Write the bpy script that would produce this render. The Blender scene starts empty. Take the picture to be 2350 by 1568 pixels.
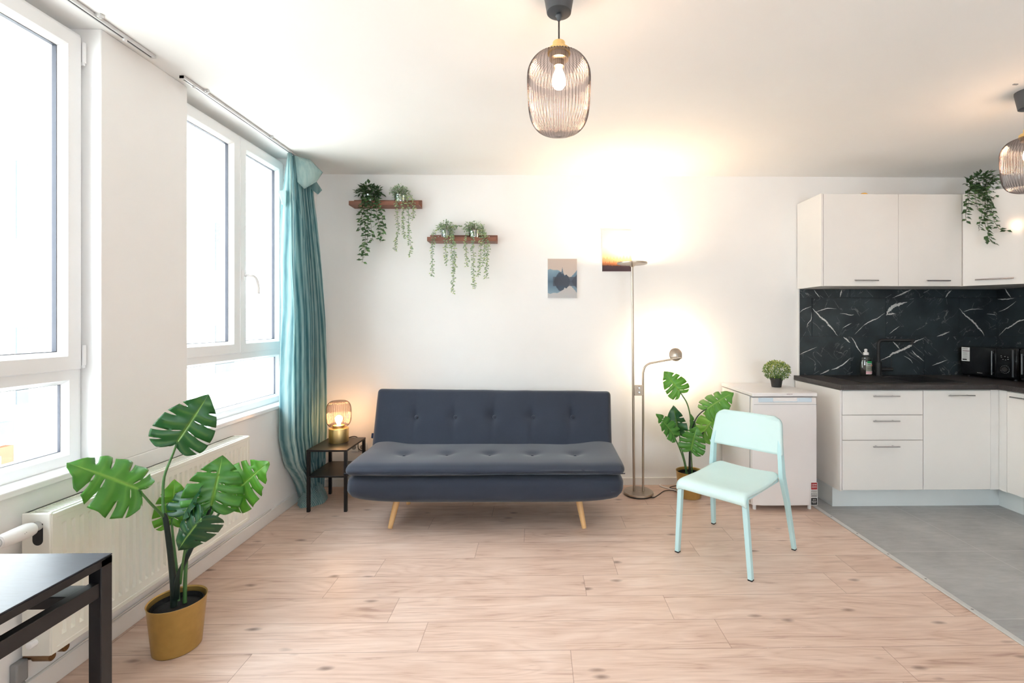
import bpy, bmesh, math, random
from mathutils import Vector, Matrix, noise
random.seed(7)
C = bpy.context.scene.collection
PI = math.pi
V = Vector

# ------------------------------------------------------------------ camera numbers
FPX, CAM_H, PPX, PPY = 1080.0, 1.38, 1250.0, 741.0
PSI = math.radians(0.97)
SN, CS = math.sin(PSI), math.cos(PSI)


def at(px, py, X=None, Y=None, Z=None):
    """point of the room seen at a pixel of the 2350x1568 frame, on one given plane"""
    a = (px - PPX) / FPX
    b = -(py - PPY) / FPX
    d = V((SN + a * CS, CS - a * SN, b))
    t = X / d.x if X is not None else Y / d.y if Y is not None else (Z - CAM_H) / d.z
    return V((d.x * t, d.y * t, CAM_H + d.z * t))


def lin(c):
    out = []
    for v in c[:3]:
        v /= 255.0
        out.append(v / 12.92 if v <= 0.04045 else ((v + 0.055) / 1.055) ** 2.4)
    return (*out, 1.0)


# ------------------------------------------------------------------ materials
class NT:
    def __init__(s, name):
        s.m = bpy.data.materials.new(name)
        s.m.use_nodes = True
        s.t = s.m.node_tree
        s.t.nodes.clear()
        s.out = s.n('ShaderNodeOutputMaterial')

    def n(s, kind, **kw):
        nd = s.t.nodes.new(kind)
        for k, v in kw.items():
            setattr(nd, k, v)
        return nd

    def l(s, a, b):
        s.t.links.new(a, b)

    def setin(s, nd, **kw):
        for k, v in kw.items():
            k = k.replace('_', ' ')
            if hasattr(v, 'is_linked') or hasattr(v, 'links'):
                s.l(v, nd.inputs[k])
            else:
                nd.inputs[k].default_value = v

    def math(s, op, a, b=None, clamp=False):
        nd = s.n('ShaderNodeMath', operation=op, use_clamp=clamp)
        for i, v in enumerate((a, b)):
            if v is None:
                continue
            if hasattr(v, 'links'):
                s.l(v, nd.inputs[i])
            else:
                nd.inputs[i].default_value = v
        return nd.outputs[0]

    def mix(s, fac, a, b, mode='MIX'):
        nd = s.n('ShaderNodeMix', data_type='RGBA', blend_type=mode)
        for i, v in ((0, fac), (6, a), (7, b)):
            if hasattr(v, 'links'):
                s.l(v, nd.inputs[i])
            else:
                nd.inputs[i].default_value = v
        return nd.outputs[2]

    def ramp(s, fac, stops):
        nd = s.n('ShaderNodeValToRGB')
        el = nd.color_ramp.elements
        while len(el) < len(stops):
            el.new(0.5)
        for e, (p, c) in zip(el, stops):
            e.position = p
            e.color = c if len(c) == 4 else (*c, 1)
        s.l(fac, nd.inputs[0])
        return nd.outputs[0]

    def noise(s, vec, scale, detail=3, rough=0.5, dist=0.0):
        nd = s.n('ShaderNodeTexNoise')
        s.setin(nd, Scale=scale, Detail=detail, Roughness=rough, Distortion=dist)
        if vec is not None:
            s.l(vec, nd.inputs['Vector'])
        return nd.outputs[0]

    def coord(s, scale=(1, 1, 1), rot=(0, 0, 0)):
        tc = s.n('ShaderNodeTexCoord')
        mp = s.n('ShaderNodeMapping')
        mp.inputs['Scale'].default_value = scale
        mp.inputs['Rotation'].default_value = rot
        s.l(tc.outputs['Object'], mp.inputs['Vector'])
        return mp.outputs[0]

    def attr(s, name):
        nd = s.n('ShaderNodeAttribute', attribute_name=name)
        return nd

    def bsdf(s, col, rough=0.5, metal=0.0, spec=0.5, bump=None, bstr=0.2, bdist=0.01, **kw):
        b = s.n('ShaderNodeBsdfPrincipled')
        s.setin(b, Base_Color=col, Roughness=rough, Metallic=metal)
        b.inputs['Specular IOR Level'].default_value = spec
        for k, v in kw.items():
            s.setin(b, **{k: v})
        if bump is not None:
            bp = s.n('ShaderNodeBump')
            bp.inputs['Strength'].default_value = bstr
            bp.inputs['Distance'].default_value = bdist
            s.l(bump, bp.inputs['Height'])
            s.l(bp.outputs[0], b.inputs['Normal'])
        return b.outputs[0]

    def done(s, sh):
        s.l(sh, s.out.inputs['Surface'])
        return s.m


def paint(name, rgb, rough=0.5, metal=0.0, spec=0.5, var=0.04, scale=6.0, bump=0.0, bscale=120.0, stretch=(1, 1, 1), **kw):
    t = NT(name)
    c = lin(rgb)
    co = t.coord(stretch)
    f = t.noise(co, scale, 4)
    lo = tuple(x * (1 - var) for x in c[:3]) + (1,)
    hi = tuple(min(1, x * (1 + var)) for x in c[:3]) + (1,)
    col = t.ramp(f, [(0.3, lo), (0.7, hi)])
    b = t.noise(co, bscale, 3) if bump else None
    return t.done(t.bsdf(col, rough, metal, spec, b, bump, 0.004, **kw))


def emitter(name, rgb, strength):
    t = NT(name)
    e = t.n('ShaderNodeEmission')
    e.inputs['Color'].default_value = (*rgb, 1)
    e.inputs['Strength'].default_value = strength
    return t.done(e.outputs[0])


def schlick(t, f0):
    lw = t.n('ShaderNodeLayerWeight')
    lw.inputs['Blend'].default_value = 0.5
    return t.math('ADD', f0, t.math('MULTIPLY', t.math('POWER', lw.outputs['Facing'], 5.0), 0.9 - f0), True)


def pane_glass(name, tint=(0.97, 0.985, 0.98), refl=0.035):
    t = NT(name)
    tr = t.n('ShaderNodeBsdfTransparent')
    tr.inputs[0].default_value = (*tint, 1)
    gl = t.n('ShaderNodeBsdfGlossy')
    gl.inputs['Roughness'].default_value = 0.02
    f = schlick(t, refl)
    mx = t.n('ShaderNodeMixShader')
    t.l(f, mx.inputs[0]); t.l(tr.outputs[0], mx.inputs[1]); t.l(gl.outputs[0], mx.inputs[2])
    return t.done(mx.outputs[0])


def ribbed_glass(name, centre, edge):
    t = NT(name)
    lw = t.n('ShaderNodeLayerWeight')
    lw.inputs['Blend'].default_value = 0.4
    col = t.ramp(lw.outputs['Facing'], [(0.0, (*centre, 1)), (0.30, tuple(0.60 * a + 0.40 * b for a, b in zip(centre, edge)) + (1,)), (0.95, (*edge, 1))])
    tr = t.n('ShaderNodeBsdfTransparent')
    t.l(col, tr.inputs[0])
    gl = t.n('ShaderNodeBsdfGlossy')
    gl.inputs['Roughness'].default_value = 0.03
    mx = t.n('ShaderNodeMixShader')
    t.l(schlick(t, 0.045), mx.inputs[0])
    t.l(tr.outputs[0], mx.inputs[1]); t.l(gl.outputs[0], mx.inputs[2])
    return t.done(mx.outputs[0])


def translucent_leaf(name, stops, rough=0.35, trans=0.3, tcol=(0.45, 0.75, 0.15)):
    """leaf whose colour follows the leaf's own tint, with a pale midrib"""
    t = NT(name)
    tint = t.attr('tint').outputs['Fac']
    f = t.math('ADD', tint, t.math('MULTIPLY', t.math('SUBTRACT', t.noise(t.coord(), 14, 3), 0.5), 0.25))
    col = t.ramp(f, stops)
    vein = t.attr('vein').outputs['Fac']
    col = t.mix(t.math('MULTIPLY', vein, 0.55, True), col, lin((168, 205, 96)))
    b = t.bsdf(col, rough, 0, 0.5)
    tr = t.n('ShaderNodeBsdfTranslucent')
    t.l(t.mix(0.55, col, (*tcol, 1)), tr.inputs[0])
    mx = t.n('ShaderNodeMixShader')
    mx.inputs[0].default_value = trans
    t.l(b, mx.inputs[1]); t.l(tr.outputs[0], mx.inputs[2])
    return t.done(mx.outputs[0])


def fabric(name, rgb, rgb2, scale=420.0, rough=0.9, sheen=0.25):
    t = NT(name)
    co = t.coord()
    w = t.noise(t.coord((1, 1, 3)), scale, 2)
    big = t.noise(co, 5.0, 3)
    col = t.mix(t.math('ADD', t.math('MULTIPLY', w, 0.75), t.math('MULTIPLY', big, 0.25)), lin(rgb), lin(rgb2))
    return t.done(t.bsdf(col, rough, 0, 0.2, w, 0.25, 0.002, Sheen_Weight=sheen))


M = {}
M['wall'] = paint('wall_paint', (241, 240, 239), 0.6, spec=0.2, var=0.012, scale=3, bump=0.06, bscale=260)
M['ceiling'] = paint('ceiling_paint', (241, 241, 240), 0.75, spec=0.1, var=0.01, scale=2, bump=0.05, bscale=200)
M['trim'] = paint('trim_paint', (236, 234, 231), 0.4, spec=0.4, var=0.015)
M['pvc'] = paint('window_plastic', (240, 241, 242), 0.28, spec=0.5, var=0.01)
M['gasket'] = paint('dark_gasket', (52, 54, 66), 0.6)
M['pane'] = pane_glass('window_pane')
M['white_gloss'] = paint('white_gloss_lacquer', (238, 236, 233), 0.13, spec=0.5, var=0.008)
M['white_matt'] = paint('white_laminate', (233, 232, 230), 0.35, spec=0.4, var=0.01)
M['plinth'] = paint('pale_plinth', (232, 238, 239), 0.4, var=0.015)
M['enamel'] = paint('white_enamel', (233, 229, 229), 0.32, spec=0.45, var=0.01)
M['enamel_dip'] = paint('handle_recess_plastic', (205, 220, 232), 0.4)
M['radiator'] = paint('radiator_enamel', (236, 235, 226), 0.35, spec=0.45, var=0.01)
M['plastic_white'] = paint('white_plastic', (240, 240, 240), 0.35)
M['black_metal'] = paint('black_powder_coat', (26, 25, 27), 0.42, spec=0.4, var=0.1, scale=60)
M['black_matt'] = paint('black_matt', (24, 25, 27), 0.55, var=0.1)
M['black_gloss'] = paint('black_gloss', (14, 17, 20), 0.12, spec=0.6, var=0.1)
M['tabletop'] = paint('dark_table_laminate', (36, 40, 50), 0.32, spec=0.35, var=0.25, scale=25, stretch=(1, 8, 1))
M['chrome'] = paint('brushed_chrome', (200, 200, 200), 0.22, 1.0, var=0.04)
M['nickel'] = paint('brushed_nickel', (178, 165, 150), 0.3, 1.0, var=0.08, scale=30, stretch=(1, 1, 0.1))
M['nickel_dark'] = paint('dark_steel', (96, 98, 100), 0.4, 1.0, var=0.05)
M['stripe'] = paint('dark_grey_stripe', (70, 74, 78), 0.3)
M['marks'] = paint('grey_white_marks', (150, 156, 158), 0.5)
M['brass'] = paint('brushed_brass', (236, 204, 142), 0.42, 1.0, var=0.06, scale=40, stretch=(1, 1, 0.05))
M['old_brass'] = paint('dull_brass_fitting', (140, 112, 84), 0.35, 1.0, var=0.1)
M['gold_pot'] = paint('gold_pot_lacquer', (178, 146, 84), 0.40, 0.6, var=0.06, scale=30)
M['zinc'] = paint('galvanised_zinc', (206, 214, 216), 0.2, 1.0, var=0.08, scale=30)
M['soil'] = paint('dark_soil', (22, 22, 24), 0.9, var=0.4, scale=80, bump=0.5)
M['canopy'] = paint('dark_grey_plastic', (62, 64, 68), 0.5, var=0.03)
M['mint'] = paint('mint_green_plastic', (208, 234, 234), 0.4, spec=0.4, var=0.015)
M['mint_metal'] = paint('mint_green_steel', (190, 226, 230), 0.38, spec=0.45, var=0.015)
M['beech'] = paint('pale_beech', (222, 178, 124), 0.45, var=0.08, scale=14, stretch=(1, 1, 0.1))
M['walnut'] = paint('red_brown_wood', (122, 74, 54), 0.45, var=0.22, scale=18, stretch=(0.08, 1, 1))
M['sofa'] = fabric('blue_grey_weave', (34, 39, 50), (56, 62, 76))
M['sofa_dark'] = fabric('dark_blue_tape', (26, 34, 54), (36, 44, 66))
M['cord_black'] = paint('black_cable', (22, 20, 20), 0.5)
M['cord_white'] = paint('white_cable', (230, 226, 220), 0.45)
M['paper'] = paint('white_paper', (236, 238, 238), 0.6, var=0.01)
M['ink'] = paint('dark_ink', (40, 40, 44), 0.6)
M['ink_white'] = paint('white_ink', (240, 240, 240), 0.6)
M['red_ink'] = paint('dark_red_ink', (92, 20, 34), 0.6)
M['red'] = paint('red_sticker', (142, 12, 16), 0.5)
M['grey'] = paint('grey_sticker', (142, 142, 142), 0.5)
M['black_sticker'] = paint('black_sticker', (12, 12, 14), 0.5)
M['yellow'] = paint('yellow_plastic', (236, 170, 50), 0.4)
M['green_label'] = paint('green_print', (40, 150, 84), 0.5)
M['pink_label'] = paint('pink_print', (236, 190, 196), 0.5)
M['salmon_label'] = paint('salmon_print', (226, 148, 120), 0.5)
M['facade'] = paint('pale_render', (238, 232, 222), 0.9, var=0.03)
M['facade_win'] = paint('facade_window', (75, 77, 78), 0.9, spec=0.0)
M['roof'] = paint('slate_roof', (190, 186, 184), 0.8, var=0.08)
M['sign_orange'] = paint('orange_shop_sign', (106, 70, 54), 0.9, spec=0.0)
M['sign_grey'] = paint('grey_shop_sign', (76, 76, 76), 0.9, spec=0.0)
M['strip'] = paint('aluminium_strip', (206, 206, 204), 0.4, 0.25, var=0.05)
M['track'] = paint('white_aluminium', (212, 212, 212), 0.3, 0.3)
M['bottle'] = pane_glass('clear_bottle_plastic', (0.86, 0.87, 0.84), 0.1)
M['liquid'] = pane_glass('clear_soap', (0.78, 0.77, 0.70), 0.06)
M['shade_glass'] = ribbed_glass('smoky_ribbed_glass', (0.95, 0.90, 0.89), (0.24, 0.205, 0.21))
M['shade_glass_clear'] = ribbed_glass('rosy_ribbed_glass', (0.97, 0.90, 0.86), (0.36, 0.26, 0.23))
M['bulb'] = emitter('warm_bulb', (1.0, 0.66, 0.40), 180)
M['bulb_small'] = emitter('warm_table_bulb', (1.0, 0.56, 0.24), 130)
M['led_up'] = emitter('warm_led_uplight', (1.0, 0.70, 0.43), 100)
M['led_read'] = emitter('warm_led_reading', (1.0, 0.74, 0.47), 330)

M['monstera'] = translucent_leaf('monstera_leaf', [(0.0, lin((22, 62, 50))), (0.5, lin((44, 112, 44))), (1.0, lin((98, 160, 46)))], 0.33, 0.25)  # bright green end painted on leaves that stand in the light
M['ficus'] = translucent_leaf('dark_trailing_leaf', [(0.0, lin((20, 48, 38))), (0.7, lin((46, 84, 54))), (1.0, lin((96, 132, 82)))], 0.4, 0.15, (0.3, 0.5, 0.2))
M['string'] = translucent_leaf('pale_trailing_leaf', [(0.0, lin((112, 138, 116))), (0.6, lin((150, 172, 138))), (1.0, lin((190, 200, 140)))], 0.5, 0.2, (0.5, 0.6, 0.35))
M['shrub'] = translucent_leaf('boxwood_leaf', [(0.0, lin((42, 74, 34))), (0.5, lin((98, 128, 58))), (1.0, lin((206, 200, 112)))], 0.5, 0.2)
M['stem'] = paint('green_stem', (70, 112, 60), 0.45, var=0.12)
M['stem_dark'] = paint('dark_stem', (22, 40, 34), 0.5, var=0.25)
M['twig'] = paint('brown_twig', (96, 92, 70), 0.6, var=0.1)


def mat_laminate():
    t = NT('oak_laminate')
    uv = t.n('ShaderNodeUVMap', uv_map='UVMap').outputs[0]
    pid = t.attr('pid').outputs['Fac']
    sep = t.n('ShaderNodeSeparateXYZ')
    t.l(uv, sep.inputs[0])
    cmb = t.n('ShaderNodeCombineXYZ')
    t.l(t.math('ADD', sep.outputs[0], t.math('MULTIPLY', pid, 37.0)), cmb.inputs[0])
    t.l(t.math('ADD', sep.outputs[1], t.math('MULTIPLY', pid, 11.0)), cmb.inputs[1])
    t.l(pid, cmb.inputs[2])
    vec = cmb.outputs[0]

    def scaled(sc):
        mp = t.n('ShaderNodeMapping')
        mp.inputs['Scale'].default_value = sc
        t.l(vec, mp.inputs[0])
        return mp.outputs[0]
    grain = t.noise(scaled((2.2, 46, 1)), 2.4, 6, 0.62, 0.6)
    fine = t.noise(scaled((7, 210, 1)), 2.0, 4, 0.6)
    cloud = t.noise(scaled((1.3, 9.0, 1)), 1.7, 3, 0.5, 0.9)
    # cathedral figure: rings of a stretched, distorted field
    ring = t.noise(scaled((0.8, 5.0, 1)), 1.3, 1.5, 0.4, 0.8)
    saw = t.math('FRACT', t.math('MULTIPLY', ring, 11.0))
    figure = t.math('POWER', t.math('ABSOLUTE', t.math('SUBTRACT', saw, 0.5)), 0.7)
    f = t.math('ADD', t.math('MULTIPLY', grain, 0.30), t.math('ADD', t.math('MULTIPLY', fine, 0.12), t.math('ADD', t.math('MULTIPLY', cloud, 0.50), t.math('MULTIPLY', figure, 0.18))))
    f = t.math('ADD', f, t.math('MULTIPLY', t.math('SUBTRACT', t.math('FRACT', t.math('MULTIPLY', pid, 7.31)), 0.5), 0.10))
    col = t.ramp(f, [(0.30, lin((158, 128, 112))), (0.42, lin((195, 166, 149))), (0.58, lin((210, 184, 168))), (0.76, lin((221, 200, 186)))])
    # brown mineral streaks
    st = t.noise(scaled((1.5, 30, 1)), 1.7, 3, 0.55, 1.2)
    stm = t.ramp(st, [(0.57, (0, 0, 0, 1)), (0.74, (1, 1, 1, 1))])
    col = t.mix(t.math('MULTIPLY', stm, 0.55), col, lin((150, 116, 102)))
    # knots
    vo = t.n('ShaderNodeTexVoronoi', feature='F1')
    t.setin(vo, Scale=1.0, Randomness=1.0)
    wob = t.n('ShaderNodeVectorMath', operation='ADD')
    nn = t.n('ShaderNodeTexNoise')
    t.setin(nn, Scale=9.0, Detail=2.0)
    t.l(scaled((1, 2, 1)), nn.inputs[0])
    sc = t.n('ShaderNodeVectorMath', operation='SCALE')
    sc.inputs[3].default_value = 0.16
    t.l(nn.outputs[1], sc.inputs[0])
    t.l(scaled((4.4, 11.0, 1)), wob.inputs[0]); t.l(sc.outputs[0], wob.inputs[1])
    t.l(wob.outputs[0], vo.inputs['Vector'])
    kn = t.ramp(vo.outputs['Distance'], [(0.0, (1, 1, 1, 1)), (0.07, (0.75, 0.75, 0.75, 1)), (0.19, (0, 0, 0, 1))])
    wn = t.n('ShaderNodeSeparateColor')
    t.l(vo.outputs['Color'], wn.inputs[0])
    kmask = t.math('GREATER_THAN', wn.outputs[0], 0.60)
    col = t.mix(t.math('MULTIPLY', t.math('MULTIPLY', kn, kmask), 0.85), col, lin((92, 70, 60)))
    # seams from the plank's own edges
    eu = t.attr('edge').outputs['Fac']
    pl = t.attr('plen').outputs['Fac']
    du = t.math('MINIMUM', sep.outputs[0], t.math('SUBTRACT', pl, sep.outputs[0]))
    dv = t.math('MINIMUM', sep.outputs[1], t.math('SUBTRACT', 0.1958, sep.outputs[1]))
    d = t.math('MINIMUM', du, dv)
    seam = t.math('SUBTRACT', 1.0, t.math('DIVIDE', d, 0.0022, True), True)
    col = t.mix(t.math('MULTIPLY', seam, 0.75), col, lin((112, 86, 72)))
    rough = t.math('ADD', 0.3, t.math('MULTIPLY', grain, 0.16))
    hgt = t.math('SUBTRACT', t.math('MULTIPLY', fine, 0.25), seam)
    b = t.bsdf(col, 0.4, 0, 0.45, hgt, 0.12, 0.002)
    t.l(rough, b.node.inputs['Roughness'])
    return t.done(b)


def mat_tile():
    t = NT('grey_concrete_tile')
    uv = t.n('ShaderNodeUVMap', uv_map='UVMap').outputs[0]
    pid = t.attr('pid').outputs['Fac']
    plen = t.attr('plen').outputs['Fac']
    sep = t.n('ShaderNodeSeparateXYZ')
    t.l(uv, sep.inputs[0])
    co = t.coord((1, 1, 1))
    a = t.noise(co, 2.2, 5, 0.6, 0.4)
    b = t.noise(t.coord((3, 14, 1), (0, 0, 0.5)), 2.5, 5, 0.65, 0.5)
    f = t.math('ADD', t.math('MULTIPLY', a, 0.55), t.math('ADD', t.math('MULTIPLY', b, 0.4), t.math('MULTIPLY', pid, 0.05)))
    col = t.ramp(f, [(0.3, lin((142, 142, 142))), (0.55, lin((166, 166, 166))), (0.75, lin((184, 184, 183)))])
    du = t.math('MINIMUM', sep.outputs[0], t.math('SUBTRACT', plen, sep.outputs[0]))
    dv = t.math('MINIMUM', sep.outputs[1], t.math('SUBTRACT', 0.644, sep.outputs[1]))
    seam = t.math('SUBTRACT', 1.0, t.math('DIVIDE', t.math('MINIMUM', du, dv), 0.003, True), True)
    col = t.mix(t.math('MULTIPLY', seam, 0.7), col, lin((204, 204, 202)))
    return t.done(t.bsdf(col, 0.5, 0, 0.35, b, 0.05, 0.002))


def mat_marble():
    t = NT('black_marble_tile')
    pid = t.attr('pid').outputs['Fac']
    tc = t.n('ShaderNodeTexCoord').outputs['Object']
    off = t.n('ShaderNodeCombineXYZ')
    t.l(t.math('MULTIPLY', pid, 13.7), off.inputs[0]); t.l(t.math('MULTIPLY', pid, 5.3), off.inputs[1]); t.l(t.math('MULTIPLY', pid, 29.1), off.inputs[2])
    ad = t.n('ShaderNodeVectorMath', operation='ADD')
    t.l(tc, ad.inputs[0]); t.l(off.outputs[0], ad.inputs[1])
    base = ad.outputs[0]

    def veins(ang, scale, width, amt, seed, lo, hi):
        mp = t.n('ShaderNodeMapping')
        mp.inputs['Rotation'].default_value = (0, ang, 0)
        mp.inputs['Location'].default_value = (seed, seed * 2, seed * 3)
        t.l(base, mp.inputs[0])
        st = t.n('ShaderNodeMapping')
        st.inputs['Scale'].default_value = (0.45, 1, 1.5)
        t.l(mp.outputs[0], st.inputs[0])
        nz = t.noise(st.outputs[0], scale, 4, 0.52, 0.25)
        wmod = t.noise(mp.outputs[0], 9, 3, 0.6)
        wid = t.math('MULTIPLY', t.math('POWER', wmod, 2.5), width)
        line = t.math('SUBTRACT', 1.0, t.math('DIVIDE', t.math('ABSOLUTE', t.math('SUBTRACT', nz, 0.5)), wid, True), True)
        msk = t.ramp(t.noise(mp.outputs[0], 4.2, 2), [(lo, (0, 0, 0, 1)), (hi, (1, 1, 1, 1))])
        return t.math('MULTIPLY', t.math('MULTIPLY', t.math('POWER', line, 0.5), msk), amt)
    v2 = veins(-0.75, 3.4, 0.022, 0.30, 8.7, 0.50, 0.60)
    v3 = veins(0.85, 6.0, 0.030, 0.25, 1.3, 0.45, 0.60)
    f = t.math('MAXIMUM', v2, v3)
    bg = t.ramp(t.noise(tc, 4.0, 4), [(0.35, lin((34, 41, 45))), (0.7, lin((54, 64, 68)))])
    col = t.mix(f, bg, lin((205, 205, 202)))
    return t.done(t.bsdf(col, 0.32, 0, 0.4))


def mat_worktop():
    t = NT('dark_worktop')
    a = t.noise(t.coord((3, 30, 30)), 3.0, 5, 0.65)
    b = t.noise(t.coord(), 140, 2)
    f = t.math('ADD', t.math('MULTIPLY', a, 0.7), t.math('MULTIPLY', b, 0.3))
    col = t.ramp(f, [(0.35, lin((42, 39, 39))), (0.55, lin((62, 58, 58))), (0.75, lin((96, 91, 89)))])
    return t.done(t.bsdf(col, 0.42, 0, 0.4, a, 0.15, 0.002))


def mat_curtain():
    t = NT('teal_velvet_curtain')
    u = t.attr('tint').outputs['Fac']
    st = t.math('ADD', t.math('MULTIPLY', t.math('SINE', t.math('MULTIPLY', u, 330.0)), 0.5), 0.5)
    nz = t.noise(t.coord((1, 1, 0.1)), 60, 3)
    f = t.math('ADD', t.math('MULTIPLY', st, 0.5), t.math('MULTIPLY', nz, 0.5))
    col = t.ramp(f, [(0.2, lin((98, 146, 156))), (0.5, lin((156, 194, 198))), (0.8, lin((214, 232, 230)))])
    b = t.bsdf(col, 0.7, 0, 0.2, f, 0.3, 0.004, Sheen_Weight=0.4)
    tr = t.n('ShaderNodeBsdfTranslucent')
    t.l(col, tr.inputs[0])
    mx = t.n('ShaderNodeMixShader')
    mx.inputs[0].default_value = 0.58
    t.l(b, mx.inputs[1]); t.l(tr.outputs[0], mx.inputs[2])
    return t.done(mx.outputs[0])


def mat_print():
    t = NT('printed_canvas')
    c = t.attr('Col').outputs['Color']
    w = t.noise(t.coord(), 900, 2)
    return t.done(t.bsdf(c, 0.7, 0, 0.2, w, 0.1, 0.001))


M['laminate'] = mat_laminate()
M['tile'] = mat_tile()
M['marble'] = mat_marble()
M['worktop'] = mat_worktop()
M['curtain'] = mat_curtain()
M['print'] = mat_print()


# ------------------------------------------------------------------ mesh building
class MB:
    def __init__(s, xf=None):
        s.v, s.f, s.xf = [], [], xf
        s.tint, s.vein = {}, {}
        s.cur_tint = None
        s.uv, s.pid, s.plen, s.col = {}, {}, {}, {}
        s.mi = {}

    def add(s, verts, faces, tint=None, vein=None):
        o = len(s.v)
        for i, p in enumerate(verts):
            p = V(p)
            s.v.append(s.xf @ p if s.xf else p)
            if tint is not None:
                s.tint[o + i] = tint[i] if isinstance(tint, (list, tuple)) else tint
            if vein is not None:
                s.vein[o + i] = vein[i]
        for f in faces:
            s.f.append(tuple(i + o for i in f))
        return o

    def box(s, x0, x1, y0, y1, z0, z1):
        s.add([(x, y, z) for z in (z0, z1) for y in (y0, y1) for x in (x0, x1)],
              [(0, 2, 3, 1), (4, 5, 7, 6), (0, 1, 5, 4), (2, 6, 7, 3), (0, 4, 6, 2), (1, 3, 7, 5)])

    def prism(s, pts, z0, z1):
        n = len(pts)
        s.add([(x, y, z0) for x, y in pts] + [(x, y, z1) for x, y in pts],
              [tuple(reversed(range(n))), tuple(range(n, 2 * n))] + [(i, (i + 1) % n, n + (i + 1) % n, n + i) for i in range(n)])

    def rings(s, rings, closed=True, cap0=True, cap1=True, loop=False):
        n = len(rings[0])
        vs = [p for r in rings for p in r]
        fs = []
        m = len(rings)
        for i in range(m if loop else m - 1):
            a, b = i * n, ((i + 1) % m) * n
            for j in range(n if closed else n - 1):
                k = (j + 1) % n
                fs.append((a + j, a + k, b + k, b + j))
        if cap0 and not loop:
            fs.append(tuple(reversed(range(n))))
        if cap1 and not loop:
            fs.append(tuple(range((m - 1) * n, m * n)))
        return s.add(vs, fs)

    def tube(s, pts, r, n=10, caps=True, square=False):
        pts = [V(p) for p in pts]
        if not isinstance(r, (list, tuple)):
            r = [r] * len(pts)
        rs = []
        up = None
        for i, p in enumerate(pts):
            a = pts[max(0, i - 1)]
            b = pts[min(len(pts) - 1, i + 1)]
            d = (b - a).normalized()
            if up is None:
                up = V((0, 0, 1)) if abs(d.z) < 0.9 else V((0, 1, 0))
            sx = d.cross(up).normalized()
            up = sx.cross(d).normalized()
            rs.append([p + (sx * math.cos(2 * PI * (k + (0.5 if square else 0)) / n) + up * math.sin(2 * PI * (k + (0.5 if square else 0)) / n)) * r[i] for k in range(n)])
        s.rings(rs, cap0=caps, cap1=caps)

    def lathe(s, prof, c=(0, 0, 0), n=32, rib=0, amp=0.0, axis=None, caps=True):
        """prof: (radius, height) pairs; rib: number of vertical ribs of relative depth amp"""
        c = V(c)
        rs = []
        for r, z in prof:
            ring = []
            for k in range(n):
                a = 2 * PI * k / n
                rr = r * (1 + amp * math.cos(a * rib)) if rib else r
                p = V((rr * math.cos(a), rr * math.sin(a), z))
                ring.append(c + (axis @ p if axis else p))
            rs.append(ring)
        s.rings(rs, cap0=caps and prof[0][0] > 1e-5, cap1=caps and prof[-1][0] > 1e-5)

    def rect_ring(s, y0, y1, z0, z1, prof):
        """mitred frame in a wall of constant x: prof = (inset, x) pairs, a closed section"""
        rs = [[V((x, y0 + i, z0 + i)), V((x, y1 - i, z0 + i)), V((x, y1 - i, z1 - i)), V((x, y0 + i, z1 - i))] for i, x in prof]
        s.rings(rs, loop=True)

    def rbox(s, c, h, r, n=(8, 8, 8), disp=None):
        """rounded box: centre, half sizes, edge radius; disp(point in -1..1, position, normal) moves it"""
        c = V(c)
        r3 = r if isinstance(r, (tuple, list)) else (r, r, r)
        idx, vs, fs = {}, [], []

        def vert(i, j, k):
            key = (i, j, k)
            if key in idx:
                return idx[key]
            q = V((2 * i / n[0] - 1, 2 * j / n[1] - 1, 2 * k / n[2] - 1))
            p = V((q.x * h[0], q.y * h[1], q.z * h[2]))
            inner = V([max(-h[a] + r3[a], min(h[a] - r3[a], p[a])) for a in range(3)])
            d = V([(p[a] - inner[a]) / max(1e-6, r3[a]) for a in range(3)])
            if d.length > 1e-6:
                dn = d.normalized()
                m = max(abs(d.x), abs(d.y), abs(d.z))
                p2 = inner + V([dn[a] * r3[a] * m for a in range(3)])
                nn = dn
            else:
                p2, nn = p, V((0, 0, 1))
            if disp:
                p2 = disp(q, p2, nn)
            idx[key] = len(vs)
            vs.append(c + p2)
            return idx[key]
        for ax in range(3):
            a1, a2 = (ax + 1) % 3, (ax + 2) % 3
            for side in (0, n[ax]):
                for i in range(n[a1]):
                    for j in range(n[a2]):
                        q = []
                        for di, dj in ((0, 0), (1, 0), (1, 1), (0, 1)):
                            t = [0, 0, 0]
                            t[ax], t[a1], t[a2] = side, i + di, j + dj
                            q.append(vert(*t))
                        fs.append(tuple(q) if side else tuple(reversed(q)))
        s.add(vs, fs)

    def build(s, name, mat, parent=None, origin=None, smooth=None, bevel=0.0, seg=2, weld=False, solid=0.0):
        me = bpy.data.meshes.new(name)
        o0 = V((0, 0, 0))
        if parent is not None:
            o0 = V(parent['_w'])
        elif origin is not None:
            o0 = V(origin)
        me.from_pydata([p - o0 for p in s.v], [], s.f)
        for k, d in (('tint', s.tint), ('vein', s.vein)):
            if d:
                a = me.attributes.new(k, 'FLOAT', 'POINT')
                for i in range(len(s.v)):
                    a.data[i].value = d.get(i, 0.0)
        if s.uv:
            ul = me.uv_layers.new(name='UVMap')
            for p in me.polygons:
                for li, uv in zip(p.loop_indices, s.uv[p.index]):
                    ul.data[li].uv = uv
            for k, d in (('pid', s.pid), ('plen', s.plen)):
                a = me.attributes.new(k, 'FLOAT', 'FACE')
                for i in range(len(me.polygons)):
                    a.data[i].value = d.get(i, 0.0)
        if s.col:
            a = me.attributes.new('Col', 'FLOAT_COLOR', 'POINT')
            for i in range(len(s.v)):
                a.data[i].color = s.col.get(i, (1, 1, 1, 1))
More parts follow.
